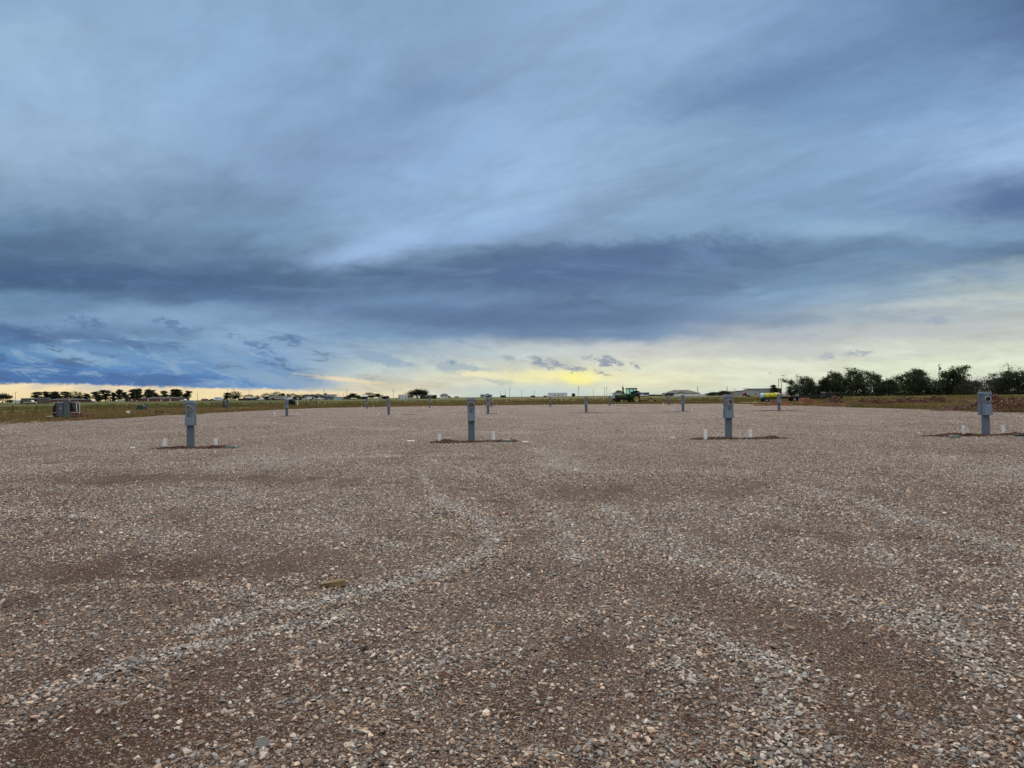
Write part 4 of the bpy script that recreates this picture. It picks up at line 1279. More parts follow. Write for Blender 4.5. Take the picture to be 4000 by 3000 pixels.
LT += [(1299, 1546, 20, 'bush', 'yellow', 'yellow green bush at the right end of the long pale building'), (1362, 1537, 36, 'elm', 'dark', 'dark tree before the small brown building'),
       (1382, 1542, 22, 'bare', 'dark', 'little leafless tree right of the small brown building'), (1399, 1544, 32, 'bush', 'dark', 'dark tree left of the barn with white roof'),
       (1444, 1533, 40, 'round', 'dark', 'large round dark tree right of the barn with white roof'), (1489, 1538, 30, 'elm', 'dark', 'dark tree left of the small white trailer house'),
       (1508, 1548, 22, 'bush', 'dark', 'low bush right of the small white trailer house'), (1632, 1520, 66, 'wide', 'dark', 'big spreading dark tree beside the white and brown house'),
       (1664, 1534, 26, 'elm', 'dark', 'smaller tree joined to the right of the big spreading tree'), (1752, 1547, 14, 'bush', 'dark', 'small bush right of the hip roofed cottage'),
       (1903, 1538, 32, 'round', 'dark', 'round dark tree right of the small teal building'), (2081, 1545, 14, 'bush', 'dark', 'small dark bush alone on the horizon in the middle'),
       (2130, 1545, 12, 'bush', 'pale', 'small grey bush left of the white mobile home'), (2412, 1526, 34, 'bush', 'mid', 'green tree above the pale blue house behind the tractor'),
       (2552, 1541, 34, 'bush', 'dark', 'first dark hedge bush left of the long dark roofed house'), (2585, 1541, 34, 'bush', 'dark', 'second dark hedge bush left of the long dark roofed house'),
       (2660, 1532, 14, 'bush', 'mid', 'bright green bush before the gable of the long dark roofed house'),
       (2788, 1532, 42, 'bush', 'dark', 'dark bushy tree right of the white fence'), (2828, 1527, 42, 'bush', 'dark', 'dark bushy tree against the left end of the tan metal building'),
       (3028, 1504, 26, 'elm', 'dark', 'tree top rising behind the large grey metal building'), (3078, 1521, 18, 'conifer', 'dark', 'small dark pointed conifer between the sheds')]
for k, (x, top, w, kind, leaf, lab) in enumerate(LT):
    D = 500 + (k * 11 % 7) * 5
    if x in (176, 202, 231, 260): D = 520
    if x == 1632: D = 470
    if x in (1041, 1081, 1110): D = 505
    if x > 2700: D = 420
    g_ = ground_z(at(x, D), D)
    h = (1572 - .011 * x - top) * D / F + CAM_H - g_
    tree(lab, x, D, w * D / F * 1.1, h, kind, leaf, name='bush' if kind == 'bush' else 'tree', cat='bush' if kind == 'bush' else 'tree',
         group=None if kind == 'bush' else 'dark trees along the left and middle horizon', n=4 if kind in ('elm', 'round') else 2, var=k * 3)

# ------------------------------------------------------------------ buildings
m_win = simple('window glass', srgb(30, 36, 44), .15, 0, .05, 1, .5)
m_winw = simple('bright window', srgb(196, 200, 196), .3)


def building(name, label, x0, x1, D, top, eave, wall, roof, kind='gable', base=None, depth=None, wins=(), doors=(), rz=0, cat='house', wcol=None, chimney=None, ridge=None, group=None):
    """x0,x1 columns, top/eave rows in the photograph give real widths and heights at distance D"""
    s = D / F; xm = (x0 + x1) / 2; yh = 1572 - .011 * xm
    g = place(xm, D); w = (x1 - x0) * s
    hz = lambda y: max(.3, (yh - y) * s + CAM_H - g.z)
    H, He = hz(top), hz(eave); d = depth or min(w * .6, 14)
    o = thing(name, label, cat, g, rz, group)
    # walls with real openings recessed
    mb = MB()
    mb.box(-w / 2, w / 2, 0, d, -.3, He)
    if kind == 'gablefront': mb.add([(-w / 2, 0, He), (w / 2, 0, He), (0 if ridge is None else ridge * w, 0, H - .12), (-w / 2, d, He), (w / 2, d, He), (0 if ridge is None else ridge * w, d, H - .12)], [(0, 1, 2), (3, 5, 4), (0, 2, 5, 3), (1, 4, 5, 2)])
    mb.build('wall', wall, o)
    ov = .35
    r = MB()
    if kind == 'gable':
        vs = [(-w / 2 - ov, -ov, He), (w / 2 + ov, -ov, He), (w / 2 + ov, d + ov, He), (-w / 2 - ov, d + ov, He), (-w / 2 - ov, d / 2, H), (w / 2 + ov, d / 2, H)]
        r.add(vs, [(0, 1, 5, 4), (2, 3, 4, 5), (0, 4, 3), (1, 2, 5), (0, 3, 2, 1)])
    elif kind == 'hip':
        q = min(w * .3, d * .5)
        vs = [(-w / 2 - ov, -ov, He), (w / 2 + ov, -ov, He), (w / 2 + ov, d + ov, He), (-w / 2 - ov, d + ov, He), (-w / 2 + q, d / 2, H), (w / 2 - q, d / 2, H)]
        r.add(vs, [(0, 1, 5, 4), (2, 3, 4, 5), (0, 4, 3), (1, 2, 5), (0, 3, 2, 1)])
    elif kind == 'gablefront':
        c = 0 if ridge is None else ridge * w
        for sg, xe in ((-1, -w / 2 - ov), (1, w / 2 + ov)):
            r.add([(xe, -ov, He - .1), (c, -ov, H), (c, d + ov, H), (xe, d + ov, He - .1), (xe, -ov, He + .08), (c, -ov, H + .18), (c, d + ov, H + .18), (xe, d + ov, He + .08)],
                  [(0, 1, 2, 3), (4, 5, 6, 7), (0, 1, 5, 4), (1, 2, 6, 5), (2, 3, 7, 6), (3, 0, 4, 7)])
    elif kind == 'arch':
        prof = [(-w / 2 - .1, He)] + [(-w / 2 * math.cos(math.pi * k / 12) , He + (H - He) * math.sin(math.pi * k / 12)) for k in range(13)] + [(w / 2 + .1, He)]
        r.prism(prof, -.1, d)
    else:
        r.box(-w / 2 - .15, w / 2 + .15, -.15, d + .15, He + .002, max(H, He + .25))
    ro = r.build('roof', roof, o)
    if chimney:
        cx, ch = chimney
        MB().box(cx * w - .5, cx * w + .5, d * .4, d * .4 + .8, He, H + ch).build('chimney', simple('chimney brick', srgb(110, 52, 40), .9), ro)
    for (fx, z0, ww, hh) in wins:
        f_ = MB().box(fx * w - ww / 2 - .08, fx * w + ww / 2 + .08, -.06, .02, z0 - .08, z0 + hh + .08).build('window', m_white, o)
        MB().box(fx * w - ww / 2, fx * w + ww / 2, -.075, -.061, z0, z0 + hh).build('pane', wcol or m_win, f_)
    for (fx, ww, hh, mt) in doors:
        MB().box(fx * w - ww / 2, fx * w + ww / 2, -.07, .02, .0, hh).build('door', mt, o)
    return o


S = simple
m_brick = S('red brown brick', srgb(104, 74, 66), .9, 0, .2, 1.0); m_roofd = S('dark shingle', srgb(66, 64, 70), .9, 0, .15, 1.5); m_roofg = S('grey shingle', srgb(96, 96, 98), .9)
m_wwall = S('white siding', srgb(205, 210, 214), .6, 0, .06, .5); m_mwhite = S('mobile home white', srgb(196, 208, 220), .5, 0, .05, .4); m_tan = S('tan metal wall', srgb(158, 148, 128), .6, 0, .08, .6)
m_greym = S('grey metal wall', srgb(150, 156, 158), .55, 0, .07, .5); m_greyb = S('blue grey metal wall', srgb(128, 140, 142), .55, 0, .07, .5); m_ugly = S('weathered brown shed wall', srgb(92, 86, 80), .9, 0, .2, .8)
m_teal = S('teal wall', srgb(110, 160, 168), .6); m_pink = S('pinkish brown roof', srgb(150, 116, 106), .8); m_metalr = S('pale metal roof', srgb(188, 192, 188), .5); m_navy = S('dark blue metal', srgb(46, 58, 82), .5)
m_dark = S('dark opening', srgb(24, 24, 26), .9); m_redb = S('red paint', srgb(130, 34, 34), .5); m_yel = S('yellow plastic', srgb(186, 182, 50), .4, 0, .05); m_dw = S('dark weathered wood', srgb(58, 52, 48), .9)
m_lb = S('light blue wall', srgb(140, 190, 204), .6); m_ptan = S('plywood tan', srgb(176, 150, 116), .8); m_sage = S('pale sage wall', srgb(150, 164, 150), .7)

building('white_house', 'small white building low behind the leftmost utility pole', 54, 80, 470, 1561, 1565, m_wwall, m_metalr, 'gable')
building('long_shed', 'long weathered brown flat roofed shed at the far left', 82, 163, 360, 1555, 1557, m_ugly, m_greym, 'flat', cat='shed', doors=[(.2, .25, 3.0, m_dark), (-.05, .25, 3.0, m_dark)])
building('lean_to', 'low dark lean-to shed in front of the long brown shed', 78, 126, 345, 1562, 1566, m_ugly, m_dark, 'gable', cat='shed', doors=[(.15, 1.8, 1.5, m_dark)])
building('brick_house', 'low brick house with red chimney and two white windows behind the nearest cabinets', 164, 308, 445, 1556, 1563, m_brick, m_roofd, 'hip', wins=[(-.42, .6, 1.6, .7), (-.36, 1.0, 1.3, 1.2), (-.31, 1.0, 1.3, 1.2), (.25, 1.0, 1.0, 1.0)], wcol=m_winw, chimney=(.03, .6))
building('low_house', 'low dark house partly hidden between the two brick houses', 312, 340, 520, 1562, 1566, m_wwall, m_roofd, 'hip')
building('white_shed', 'small white shed standing among the open row of trees', 457, 471, 490, 1561, 1563, m_wwall, m_wwall, 'flat', cat='shed', doors=[(0, 1.2, 1.4, m_greym)])
building('brick_shed', 'short brick outbuilding left of the long brick building', 498, 523, 480, 1557, 1560, m_brick, m_roofd, 'flat', cat='shed', wins=[(.2, .8, .9, .9)], wcol=m_winw)
building('brick_building', 'long low brick building with dark hipped roof below the tree row', 540, 703, 478, 1551, 1557, m_brick, m_roofd, 'hip', wins=[(-.26, .5, .6, 1.2), (.12, 1.6, .7, .4), (.05, .4, .7, .8)], wcol=m_winw, doors=[(.27, .7, 1.6, m_winw)])
building('small_house', 'tiny brown house with two pale windows on the open horizon', 786, 808, 520, 1558.5, 1560, m_brick, m_roofd, 'flat', wins=[(-.15, .9, .5, .9), (.2, .9, .5, .9)], wcol=m_winw)
building('low_pale_building', 'low pale building right of the tilted round tree', 958, 1004, 510, 1551, 1554, m_wwall, m_greym, 'gable', wins=[(-.3, 1.0, .6, .7), (.3, 1.0, .6, .7)])
building('yard_wall', 'long low dark wall running below the pale building to the lettered trailer', 930, 1180, 500, 1556, 1557, m_dw, m_dw, 'flat', depth=1.0, cat='wall')
building('school_building', 'long pale two level building behind the clipped round trees', 1184, 1298, 560, 1541, 1544, m_wwall, m_greym, 'flat', depth=14, wins=[(f, 1.6, 1.0, 1.2) for f in (-.4, -.2, 0, .2, .4)] , cat='building')
g = place(1267, 563); 
MB().box(-.9, .9, 3, 4.5, 0, 1.1).box(-.7, .7, 2.99, 3.0, .2, .9).build('roof_air_conditioner', m_dw, None, label='dark air conditioner box on the roof of the long pale building', category='air conditioner').location = (g.x, 563, (1572 - .011 * 1267 - 1541.2) * 560 / F + CAM_H)
building('greenhouse', 'low bluish glass fronted building right of the yellow green bush', 1303, 1336, 500, 1551, 1554, m_lb, m_greym, 'flat', wins=[(f, 1.0, .6, 1.0) for f in (-.35, -.12, .12, .35)], cat='building')
building('brown_building', 'small brown building at the foot of the dark tree', 1342, 1367, 500, 1550, 1551.5, m_ugly, m_dw, 'flat', doors=[(.2, 1.1, 1.4, m_dark)], cat='building')
building('barn', 'dark barn with pale sloping metal roof', 1408, 1434, 500, 1543, 1549, m_navy, m_metalr, 'gable', doors=[(0, 2.2, 1.6, m_dark)], cat='barn')
building('trailer_house', 'small white trailer house right of the dark round tree', 1484, 1516, 500, 1546.5, 1548, m_sage, m_wwall, 'flat', wins=[(-.2, .9, .9, .8), (.25, .9, .9, .8)])
building('brown_roof_house', 'low house with pinkish brown roof left of the big spreading tree', 1556, 1608, 480, 1541, 1546, m_wwall, m_pink, 'gable', wins=[(-.4, .7, .7, .7)])
building('white_garage', 'bright white garage before the pinkish brown roofed house', 1563, 1590, 455, 1544.5, 1546, m_mwhite, m_mwhite, 'flat', cat='garage', doors=[(-.2, 1.8, 1.7, m_wwall)])
building('dark_roof_house', 'low dark roofed house right of the big spreading tree', 1640, 1702, 500, 1543, 1548, m_dw, m_roofd, 'gable', wins=[(-.1, 1.0, .6, .8), (.2, 1.0, .6, .8)])
building('black_shed', 'black boxy shed at the right end of the dark roofed house', 1692, 1703, 460, 1545, 1546, m_dark, m_dark, 'flat', cat='shed', doors=[(0, .8, 1.1, m_dw)])
building('cottage', 'white cottage with peaked dark roof alone right of the dark roofed house', 1719, 1750, 520, 1537.5, 1544, m_wwall, m_roofg, 'hip', wins=[(-.2, 1.2, .8, .9), (.22, .8, .8, .9)])
building('low_wall_building', 'low tan building barely above the horizon left of the clock-socket pedestal', 1775, 1792, 620, 1548, 1549, m_ptan, m_tan, 'flat')
building('teal_building', 'small teal building left of the round dark tree on the horizon', 1876, 1889, 560, 1539.5, 1543, m_teal, m_greym, 'gable', wins=[(0, 1.4, 1.0, .8)])
building('dark_store_shed', 'low dark shed between the utility poles in the middle', 1955, 1976, 560, 1544, 1545.5, m_dw, m_dark, 'flat', cat='shed', doors=[(-.2, 1.2, .9, m_dark)])
building('mobile_home', 'long white mobile home with two dark windows and a grey door', 2141, 2216, 640, 1534.5, 1537, m_mwhite, m_mwhite, 'flat', depth=5, wins=[(-.15, .6, 1.0, 1.1), (.05, .6, 1.0, 1.1)], doors=[(.25, .9, 1.9, m_greyb)], cat='mobile home')
building('brown_shed', 'small brown shed with arched dark roof right of the white mobile home', 2234, 2247, 640, 1536.5, 1539, m_dw, m_dark, 'arch', cat='shed', doors=[(0, 1.0, 1.7, m_dark)])
building('pale_blue_house', 'pale blue house with grey roof behind the tractor hood', 2397, 2442, 480, 1533, 1536, m_lb, m_roofd, 'hip', wins=[(.05, .8, .7, .8), (.38, .5, .7, .8)])
building('round_roof_barn', 'dark round roofed barn right of the tractor cab', 2473, 2500, 480, 1526, 1534, m_dw, m_dark, 'arch', cat='barn', doors=[(0, 2, 1.5, m_dark)])
building('blue_shop', 'dark blue flat roofed shop right of the tractor', 2486, 2536, 460, 1533, 1535, m_navy, m_greyb, 'flat', cat='shop', doors=[(.1, 2.2, 1.5, m_dark), (-.3, 1.5, 1.4, m_dark)])
building('ranch_house', 'long dark roofed ranch house behind the white fence', 2602, 2735, 430, 1523, 1536, m_sage, m_roofg, 'hip', wins=[(-.4, 1.0, .6, .9), (.3, 1.0, .6, .9)], cat='house')
building('porch_gable', 'pale triangular gable porch on the front of the long ranch house', 2640, 2676, 426, 1530, 1536.5, m_sage, m_roofg, 'gablefront', cat='porch', depth=3)
building('tan_shop', 'long tan metal shop left of the grey gabled building', 2845, 2902, 420, 1525.5, 1528.5, m_tan, m_tan, 'gable', cat='shop', doors=[(-.18, .2, 2.3, m_dark)])
building('grey_shop', 'grey metal building with low gabled front and small dark window', 2900, 2966, 400, 1519, 1525.5, m_greym, m_greyb, 'gablefront', cat='shop', wins=[(.30, .5, .9, 1.0)], ridge=-.2, depth=12)
building('large_metal_building', 'large blue grey metal building behind the grey gabled shop', 2930, 3026, 460, 1514.5, 1517.5, m_greyb, m_greym, 'gable', cat='shop', depth=20)
building('open_bay', 'dark open brown bay at the right end of the large metal building', 3021, 3053, 455, 1516.5, 1518, S('dark brown wall', srgb(58, 44, 38), .9), m_greym, 'flat', cat='shed', doors=[(-.2, 1.8, 2.5, m_dark)], depth=12)
building('blue_white_shed', 'small light blue shed below the pointed conifer', 3057, 3070, 380, 1537, 1539, m_lb, m_wwall, 'flat', cat='shed', doors=[(.1, .8, 1.5, m_wwall)])
building('tan_shed', 'small tan plywood shed right of the light blue shed', 3071, 3087, 380, 1538, 1539.5, m_ptan, m_ptan, 'flat', cat='shed', doors=[(.0, 1.0, 1.4, m_tan)])
building('round_shed', 'pale sage round roofed shed at the left end of the right trees', 3095, 3122, 330, 1526.5, 1533, m_sage, m_sage, 'arch', cat='shed', doors=[(-.12, .15, 1.6, m_dark)])
building('carport', 'pale teal roofed carport glimpsed in the gap of the right trees', 3440, 3512, 330, 1512, 1514, m_dw, m_teal, 'flat', cat='carport')
# white fence before the ranch house
g = place(2692, 425); L_ = 145 * 425 / F
fo = thing('white_fence', 'long pale panel fence in front of the ranch house', 'fence', g)
mb = MB(); [mb.box(-L_ / 2 + k * L_ / 18 + .02, -L_ / 2 + (k + 1) * L_ / 18 - .02, -.03, .03, .1, 1.25) for k in range(18)]
mb.build('fence_panel', m_wwall, fo)
for k in range(19): MB().box(-L_ / 2 + k * L_ / 18 - .07, -L_ / 2 + k * L_ / 18 + .07, -.07, .07, -.2, 1.35, top=(.02, .02)).build('post', m_wwall, fo)

# ------------------------------------------------------------------ utility poles
m_pole = S('pole wood', srgb(84, 76, 68), .9, 0, .2, 1)
PO = [(60, 1532, 1, 'leftmost utility pole, beside the small white building', 430), (771, 1533, 0, 'thin bare mast alone against the cream sky, right of the brick building', 520),
      (889, 1522, 1, 'utility pole rising above the farther electrical cabinets', 600), (974, 1522, 1, 'utility pole left of the lettered trailer', 600), (1265, 1517, 2, 'utility pole with gear above the long pale building', 600),
      (1320, 1533, 0, 'short thin pole above the bluish glass fronted building', 600), (1341, 1535, 0, 'short thin pole left of the small brown building', 600), (1355, 1519, 2, 'tall utility pole above the dark tree by the brown building', 600),
      (1536, 1517, 2, 'utility pole left of the pinkish brown roofed house', 560), (1955, 1524, 0, 'first of three poles by the low dark middle shed', 600), (1974, 1521, 0, 'second of three poles by the low dark middle shed', 600),
      (1991, 1510, 2, 'third and tallest of the three poles by the low dark middle shed', 560), (2038, 1520, 0, 'lone pole left of the small horizon bush', 640), (2087, 1524, 0, 'lone pole right of the small horizon bush', 640),
      (2260, 1507, 2, 'tall pole right of the small brown arched shed', 600), (2318, 1518, 1, 'pole midway between the brown shed and the tractor', 620), (2361, 1514, 3, 'pole with a wide crossarm left of the tractor', 600),
      (2370, 1506, 0, 'tall thin pole just right of the wide crossarm pole', 620), (2382, 1521, 0, 'short thin pole just left of the tractor nose', 620), (2725, 1508, 2, 'pole above the right end of the ranch house', 470),
      (2840, 1507, 2, 'pole above the left end of the tan shop', 460), (2869, 1518, 1, 'short pole above the middle of the tan shop', 470), (3042, 1478, 1, 'pole with lamp arm left of the thin pole by the open bay', 300),
      (3053, 1488, 0, 'bare wooden pole right of the lamp arm pole by the open bay', 290), (3114, 1460, 1, 'pole with small lamp at the left end of the right trees', 300), (3670, 1421, 4, 'thick utility pole with blue transformer among the right trees', 268)]
for x, top, kind, lab, D in PO:
    g = place(x, D); H = (1572 - .011 * x - top) * D / F + CAM_H - g.z
    o = thing('utility_pole', lab, 'utility pole', g, R(random.uniform(-20, 20)), 'utility poles along the horizon')
    r = max(.13, H * .013)
    MB().tube((0, 0, -.5), (0, 0, H), r, r * .75, n=8).build('pole', m_pole, o)
    if kind in (1, 4): MB().tube((0, 0, H - .5), (.9, 0, H - .15), .05, n=6).tube((.9, 0, H - .15), (1.25, 0, H - .25), .12, .08, n=6).build('lamp_arm', m_galv, o)
    if kind == 2:
        MB().box(-.55, .55, -.06, .06, H - 1.1, H - .98).build('crossarm', m_pole, o); MB().tube((.3, -.1, H - 2.9), (.3, -.1, H - 2.0), .22, n=8).build('transformer', m_galv, o)
    if kind == 3: MB().box(-2.6, 2.6, -.09, .09, H - .5, H - .3).build('crossarm', m_pole, o)
    if kind == 4:
        MB().tube((.45, -.1, H - 2.3), (.45, -.1, H - 1.3), .3, n=10).build('transformer', S('transformer blue', srgb(96, 108, 140), .5), o)
        MB().box(-.5, .5, -.06, .06, H - .9, H - .78).build('crossarm', m_pole, o)
a, b_ = place(3053, 290), place(3114, 300)
mb = MB(); P0 = Vector((a.x, a.y, 6.6)); P1 = Vector((b_.x, b_.y, 6.3)); pr = P0
for k in range(1, 9):
    q = P0.lerp(P1, k / 8); q.z -= 1.1 * math.sin(math.pi * k / 8) * .7; mb.tube(pr, q, .035, n=4); pr = q
mb.build('power_line', m_dark, None, label='sagging wire between the two poles left of the right trees', category='wire')
g = place(2434, 640)
o = thing('grain_tower', 'pale slender tower with a mast rising behind the tractor', 'tower', g)
MB().tube((0, 0, 0), (0, 0, 7.6), .75, .6, n=10).tube((0, 0, 6.2), (0, 0, 6.9), 1.0, n=10).build('shaft', S('pale tower metal', srgb(196, 190, 160), .6), o)
MB().tube((0, 0, 7.6), (0, 0, 11.0), .16, .08, n=6).build('mast', m_galv, o)

# ------------------------------------------------------------------ vehicles
m_tyre = S('tyre rubber', (.012, .012, .013), .85, 0, .2, 8); m_rimy = S('yellow rim', srgb(150, 136, 62), .5, 0, .1, 4); m_rimc = S('cream rim edge', srgb(186, 178, 136), .55)
m_glass = S('car glass', srgb(20, 26, 34), .1, 0, .02, 1, .6)


def wheel(parent, c, r, w, rimr, rimm, name='wheel', lugs=0, axis='Y', lip=None):
    """axis Y wheel; tyre carries a rim sub-part"""
    mb = MB()
    prof = [(rimr, -w / 2), (r * .93, -w / 2), (r, -w * .36), (r, w * .36), (r * .93, w / 2), (rimr, w / 2)]
    mb.lathe(prof, (0, 0, 0), 'Y', 28)
    if lugs:
        for k in range(lugs):
            a = 2 * math.pi * k / lugs
            for sg in (-1, 1):
                M_ = Matrix.Rotation(a + (sg * .5 * math.pi / lugs), 4, 'Y') @ Matrix.Translation((0, 0, r)) @ Matrix.Rotation(sg * .5, 4, 'Z')
                mb.box(-.045, .045, (0 if sg > 0 else -w * .5), (w * .5 if sg > 0 else 0), -.02, .045, 0, M_)
    t_ = mb.build(name, m_tyre, parent); t_.location = c
    if lip is not None:
        MB().lathe([(rimr * 1.01, -w * .42), (rimr * .86, -w * .40), (rimr * .80, -w * .2), (rimr * .80, w * .2), (rimr * .86, w * .40), (rimr * 1.01, w * .42)], (0, 0, 0), 'Y', 28).build('rim_edge', lip, t_)
        rr_ = rimr * .80
    else: rr_ = rimr
    MB().lathe([(rr_, -w * .22), (rr_ * .5, -w * .12), (rr_ * .34, -w * .30), (.001, -w * .30)], (0, 0, 0), 'Y', 20).lathe([(rr_, w * .22), (rr_ * .5, w * .12), (rr_ * .34, w * .30), (.001, w * .30)], (0, 0, 0), 'Y', 20).build('rim', rimm, t_)
    return t_


def car(name, label, x, D, kind, col, rz, group=None, dz=0):
    g = place(x, D)
    o = thing(name, label, 'pickup truck' if kind == 'pickup' else 'car', g, rz, group)
    mt = S('car paint %d' % (sum(int(c * 977) for c in col)), col, .3, 0, .03, 1, .5)
    if kind == 'pickup':
        body = [(-2.7, .42), (-2.7, 1.0), (-1.5, 1.12), (-.95, 1.75), (.35, 1.78), (.55, 1.1), (2.7, 1.08), (2.7, .45)]
        win = [(-1.3, 1.16), (-.88, 1.66), (.25, 1.68), (.38, 1.16)]
    elif kind == 'van':
        body = [(-2.5, .4), (-2.5, 1.1), (-1.9, 1.9), (-1.4, 2.1), (2.6, 2.1), (2.6, .45)]
        win = [(-2.1, 1.2), (-1.75, 1.85), (-.6, 1.85), (-.6, 1.2)]
    else:
        body = [(-2.25, .35), (-2.25, .78), (-1.1, .92), (-.45, 1.42), (.95, 1.44), (1.6, 1.0), (2.25, .92), (2.25, .38)]
        win = [(-.9, .95), (-.38, 1.34), (.88, 1.36), (1.35, .97)]
    MB().prism(body, -.88, .88).build('body', mt, o, bevel=.05)
    for sg in (-1, 1): MB().prism(win, sg * .886 - .008, sg * .886 + .008).build('side_window', m_glass, o)
    for xx in (-1.45, 1.5):
        for sg in (-1, 1): wheel(o, (xx, sg * .8, .34), .34, .22, .2, m_galv)
    return o


car('parked_car', 'white car parked left of the lettered trailer', 1018, 480, 'car', srgb(214, 218, 220), R(8))
car('pickup_truck', 'red pickup parked before the lettered trailer', 1071, 462, 'pickup', srgb(96, 26, 28), R(-5))
car('pickup_truck', 'white topped van parked right of the lettered trailer', 1128, 490, 'van', srgb(205, 212, 220), R(5))
for k, (x, kd, c, nm) in enumerate([(1155, 'car', (70, 60, 64), 'dark'), (1192, 'car', (196, 204, 208), 'silver'), (1204, 'van', (210, 216, 220), 'white'), (1222, 'car', (60, 66, 78), 'dark grey'), (1238, 'car', (190, 190, 186), 'pale'), (1255, 'pickup', (214, 216, 216), 'white'), (1283, 'van', (60, 84, 130), 'blue')]):
    car('parked_car', '%s %s, %s from the left before the long pale building' % (nm, 'pickup' if kd == 'pickup' else kd, ORD[k + 1]), x, 488, kd, srgb(*c), R(random.uniform(-25, 25)), 'vehicles parked before the long pale building')
car('parked_car', 'white car parked at the far left before the low dark house', 320, 470, 'car', srgb(206, 212, 216), R(15))
car('parked_car', 'pale blue car parked left of the small lone tree', 354, 480, 'car', srgb(150, 190, 196), R(-10))
car('parked_car', 'pale car at the right end of the long brick building', 716, 470, 'car', srgb(190, 196, 198), R(0))
car('parked_car', 'dark car parked left of the white camper', 828, 470, 'car', srgb(30, 30, 34), R(0))
car('pickup_truck', 'pale pickup under the lean-to at the far left', 118, 338, 'pickup', srgb(150, 146, 136), R(180))
car('pickup_truck', 'white topped pickup before the dark blue shop', 2516, 440, 'pickup', srgb(196, 200, 206), R(0))
car('parked_car', 'dark car at the left end of the white fence', 2613, 415, 'van', srgb(36, 38, 42), R(0))
car('pickup_truck', 'white pickup glimpsed under the right trees', 3182, 300, 'pickup', srgb(206, 214, 222), R(10))
car('pickup_truck', 'blue and white truck top showing behind the yellow tank', 3034, 300, 'pickup', srgb(180, 196, 214), R(0))
# camper
g = place(853, 470)
o = thing('camper', 'rounded white camper trailer right of the dark car', 'camper', g, R(0))
MB().prism([(-2.5, .5), (-2.6, 1.4), (-2.1, 2.3), (-1.5, 2.6), (2.3, 2.5), (2.6, 2.2), (2.6, .5)], -1.1, 1.1).build('body', m_mwhite, o, bevel=.1)
MB().box(-.9, -.2, -1.12, -1.09, 1.4, 1.9).build('window', m_win, o)
for xx in (-.2, .8): wheel(o, (xx, -1.0, .34), .34, .2, .2, m_galv)
# lettered semi trailer
D = 482; g = place(1084, D)
o = thing('semi_trailer', 'long white semi trailer with big dark lettering parked among the trees', 'semi trailer', g, R(0))
Lh = 64 * D / F / 2
bx_ = MB().box(-Lh, Lh, -1.25, 1.25, .85, 2.95).build('box_body', S('trailer white', srgb(176, 184, 186), .5), o, bevel=.03)
MB().box(-Lh, Lh, -1.28, -1.25, .85, .93).box(-Lh, Lh, -1.28, -1.25, 2.88, 2.97).build('side_rail', m_galv, o)
cu = bpy.data.curves.new('lettering', 'FONT'); cu.body = 'ROADWAY'; cu.align_x = 'CENTER'; cu.align_y = 'CENTER'; cu.size = 2.0; cu.extrude = .02; cu.offset = .03
cu.materials.append(S('navy lettering', srgb(24, 34, 72), .6))
lt = bpy.data.objects.new('lettering', cu); COL.objects.link(lt); lt.parent = bx_; lt.location = (-.2, -1.28, 1.9); lt.rotation_euler = (R(90), 0, 0); lt.scale = (1.0, 1.0, 1.0)
for xx in (Lh - 2.6, Lh - 1.4): wheel(o, (xx, -1.0, .5), .5, .3, .3, m_galv); wheel(o, (xx, 1.0, .5), .5, .3, .3, m_galv)
MB().box(-Lh + 2.2, -Lh + 2.4, -.9, -.8, .0, .85).box(-Lh + 2.2, -Lh + 2.4, .8, .9, .0, .85).build('landing_gear', m_dark, o)

# red farm machine and junk before the grey shop
g = place(2907, 395)
o = thing('farm_machine', 'dark red farm machine parked at the corner of the grey shop', 'farm machine', g, R(0))
MB().prism([(-1.0, .5), (-1.0, 1.4), (-.2, 1.5), (.0, 1.9), (.8, 1.9), (.95, .6)], -.6, .6).build('body', m_redb, o, bevel=.05)
for xx, r_ in ((-.6, .38), (.6, .6)): wheel(o, (xx, -.7, r_), r_, .3, r_ * .5, m_dark)
g = place(2921, 330)
o = thing('disc_plough', 'black disc plough lying in the field before the grey shop', 'plough', g, R(10))
MB().box(-1.3, 1.2, -.1, .1, .35, .5).box(-.9, -.7, -1, 1, .35, .45).box(.5, .7, -1, 1, .35, .45).build('frame', m_dark, o)
for k in range(5): MB().lathe([(.001, 0), (.3, .06), (.34, .0), (.001, .02)], (-.9 + k * .42, -.3, .3), 'Y', 14).build('disc', m_dark, o)

# ------------------------------------------------------------------ tractor
D = 131.0; g = place(2475, D)
m_tg = S('tractor green', srgb(16, 54, 30), .5, 0, .2, 2, .5); m_tgd = S('tractor dark parts', srgb(18, 24, 22), .7, 0, .2, 3); m_ty = S('yellow stripe', srgb(170, 160, 76), .5); m_tglass = Mt('cab glass')
t = m_tglass.node_tree; b = principled(m_tglass, .05, .5); b.inputs['Base Color'].default_value = (.55, .8, .8, 1); b.inputs['Transmission Weight'].default_value = 1.0; b.inputs['IOR'].default_value = 1.02
tr = thing('tractor', 'green farm tractor with cab and yellow wheels parked beyond the gravel', 'tractor', g, R(19))
for sg in (-1, 1):
    wheel(tr, (0, sg * .88, .78), .78, .42, .50, m_rimy, 'rear_wheel', 22, lip=m_rimc)
    wheel(tr, (-2.85, sg * .72, .42), .42, .26, .24, m_rimy, 'front_wheel', lip=m_rimc)
MB().prism([(-3.55, .98), (-3.60, 1.36), (-3.50, 1.62), (-1.35, 1.78), (-1.35, 1.0)], -.36, .36).build('hood', m_tg, tr, bevel=.04)
for sg in (-1, 1): MB().prism([(-3.52, 1.40), (-3.52, 1.46), (-1.36, 1.60), (-1.36, 1.53)], sg * .366 - .006, sg * .366 + .006).build('stripe', m_ty, tr)
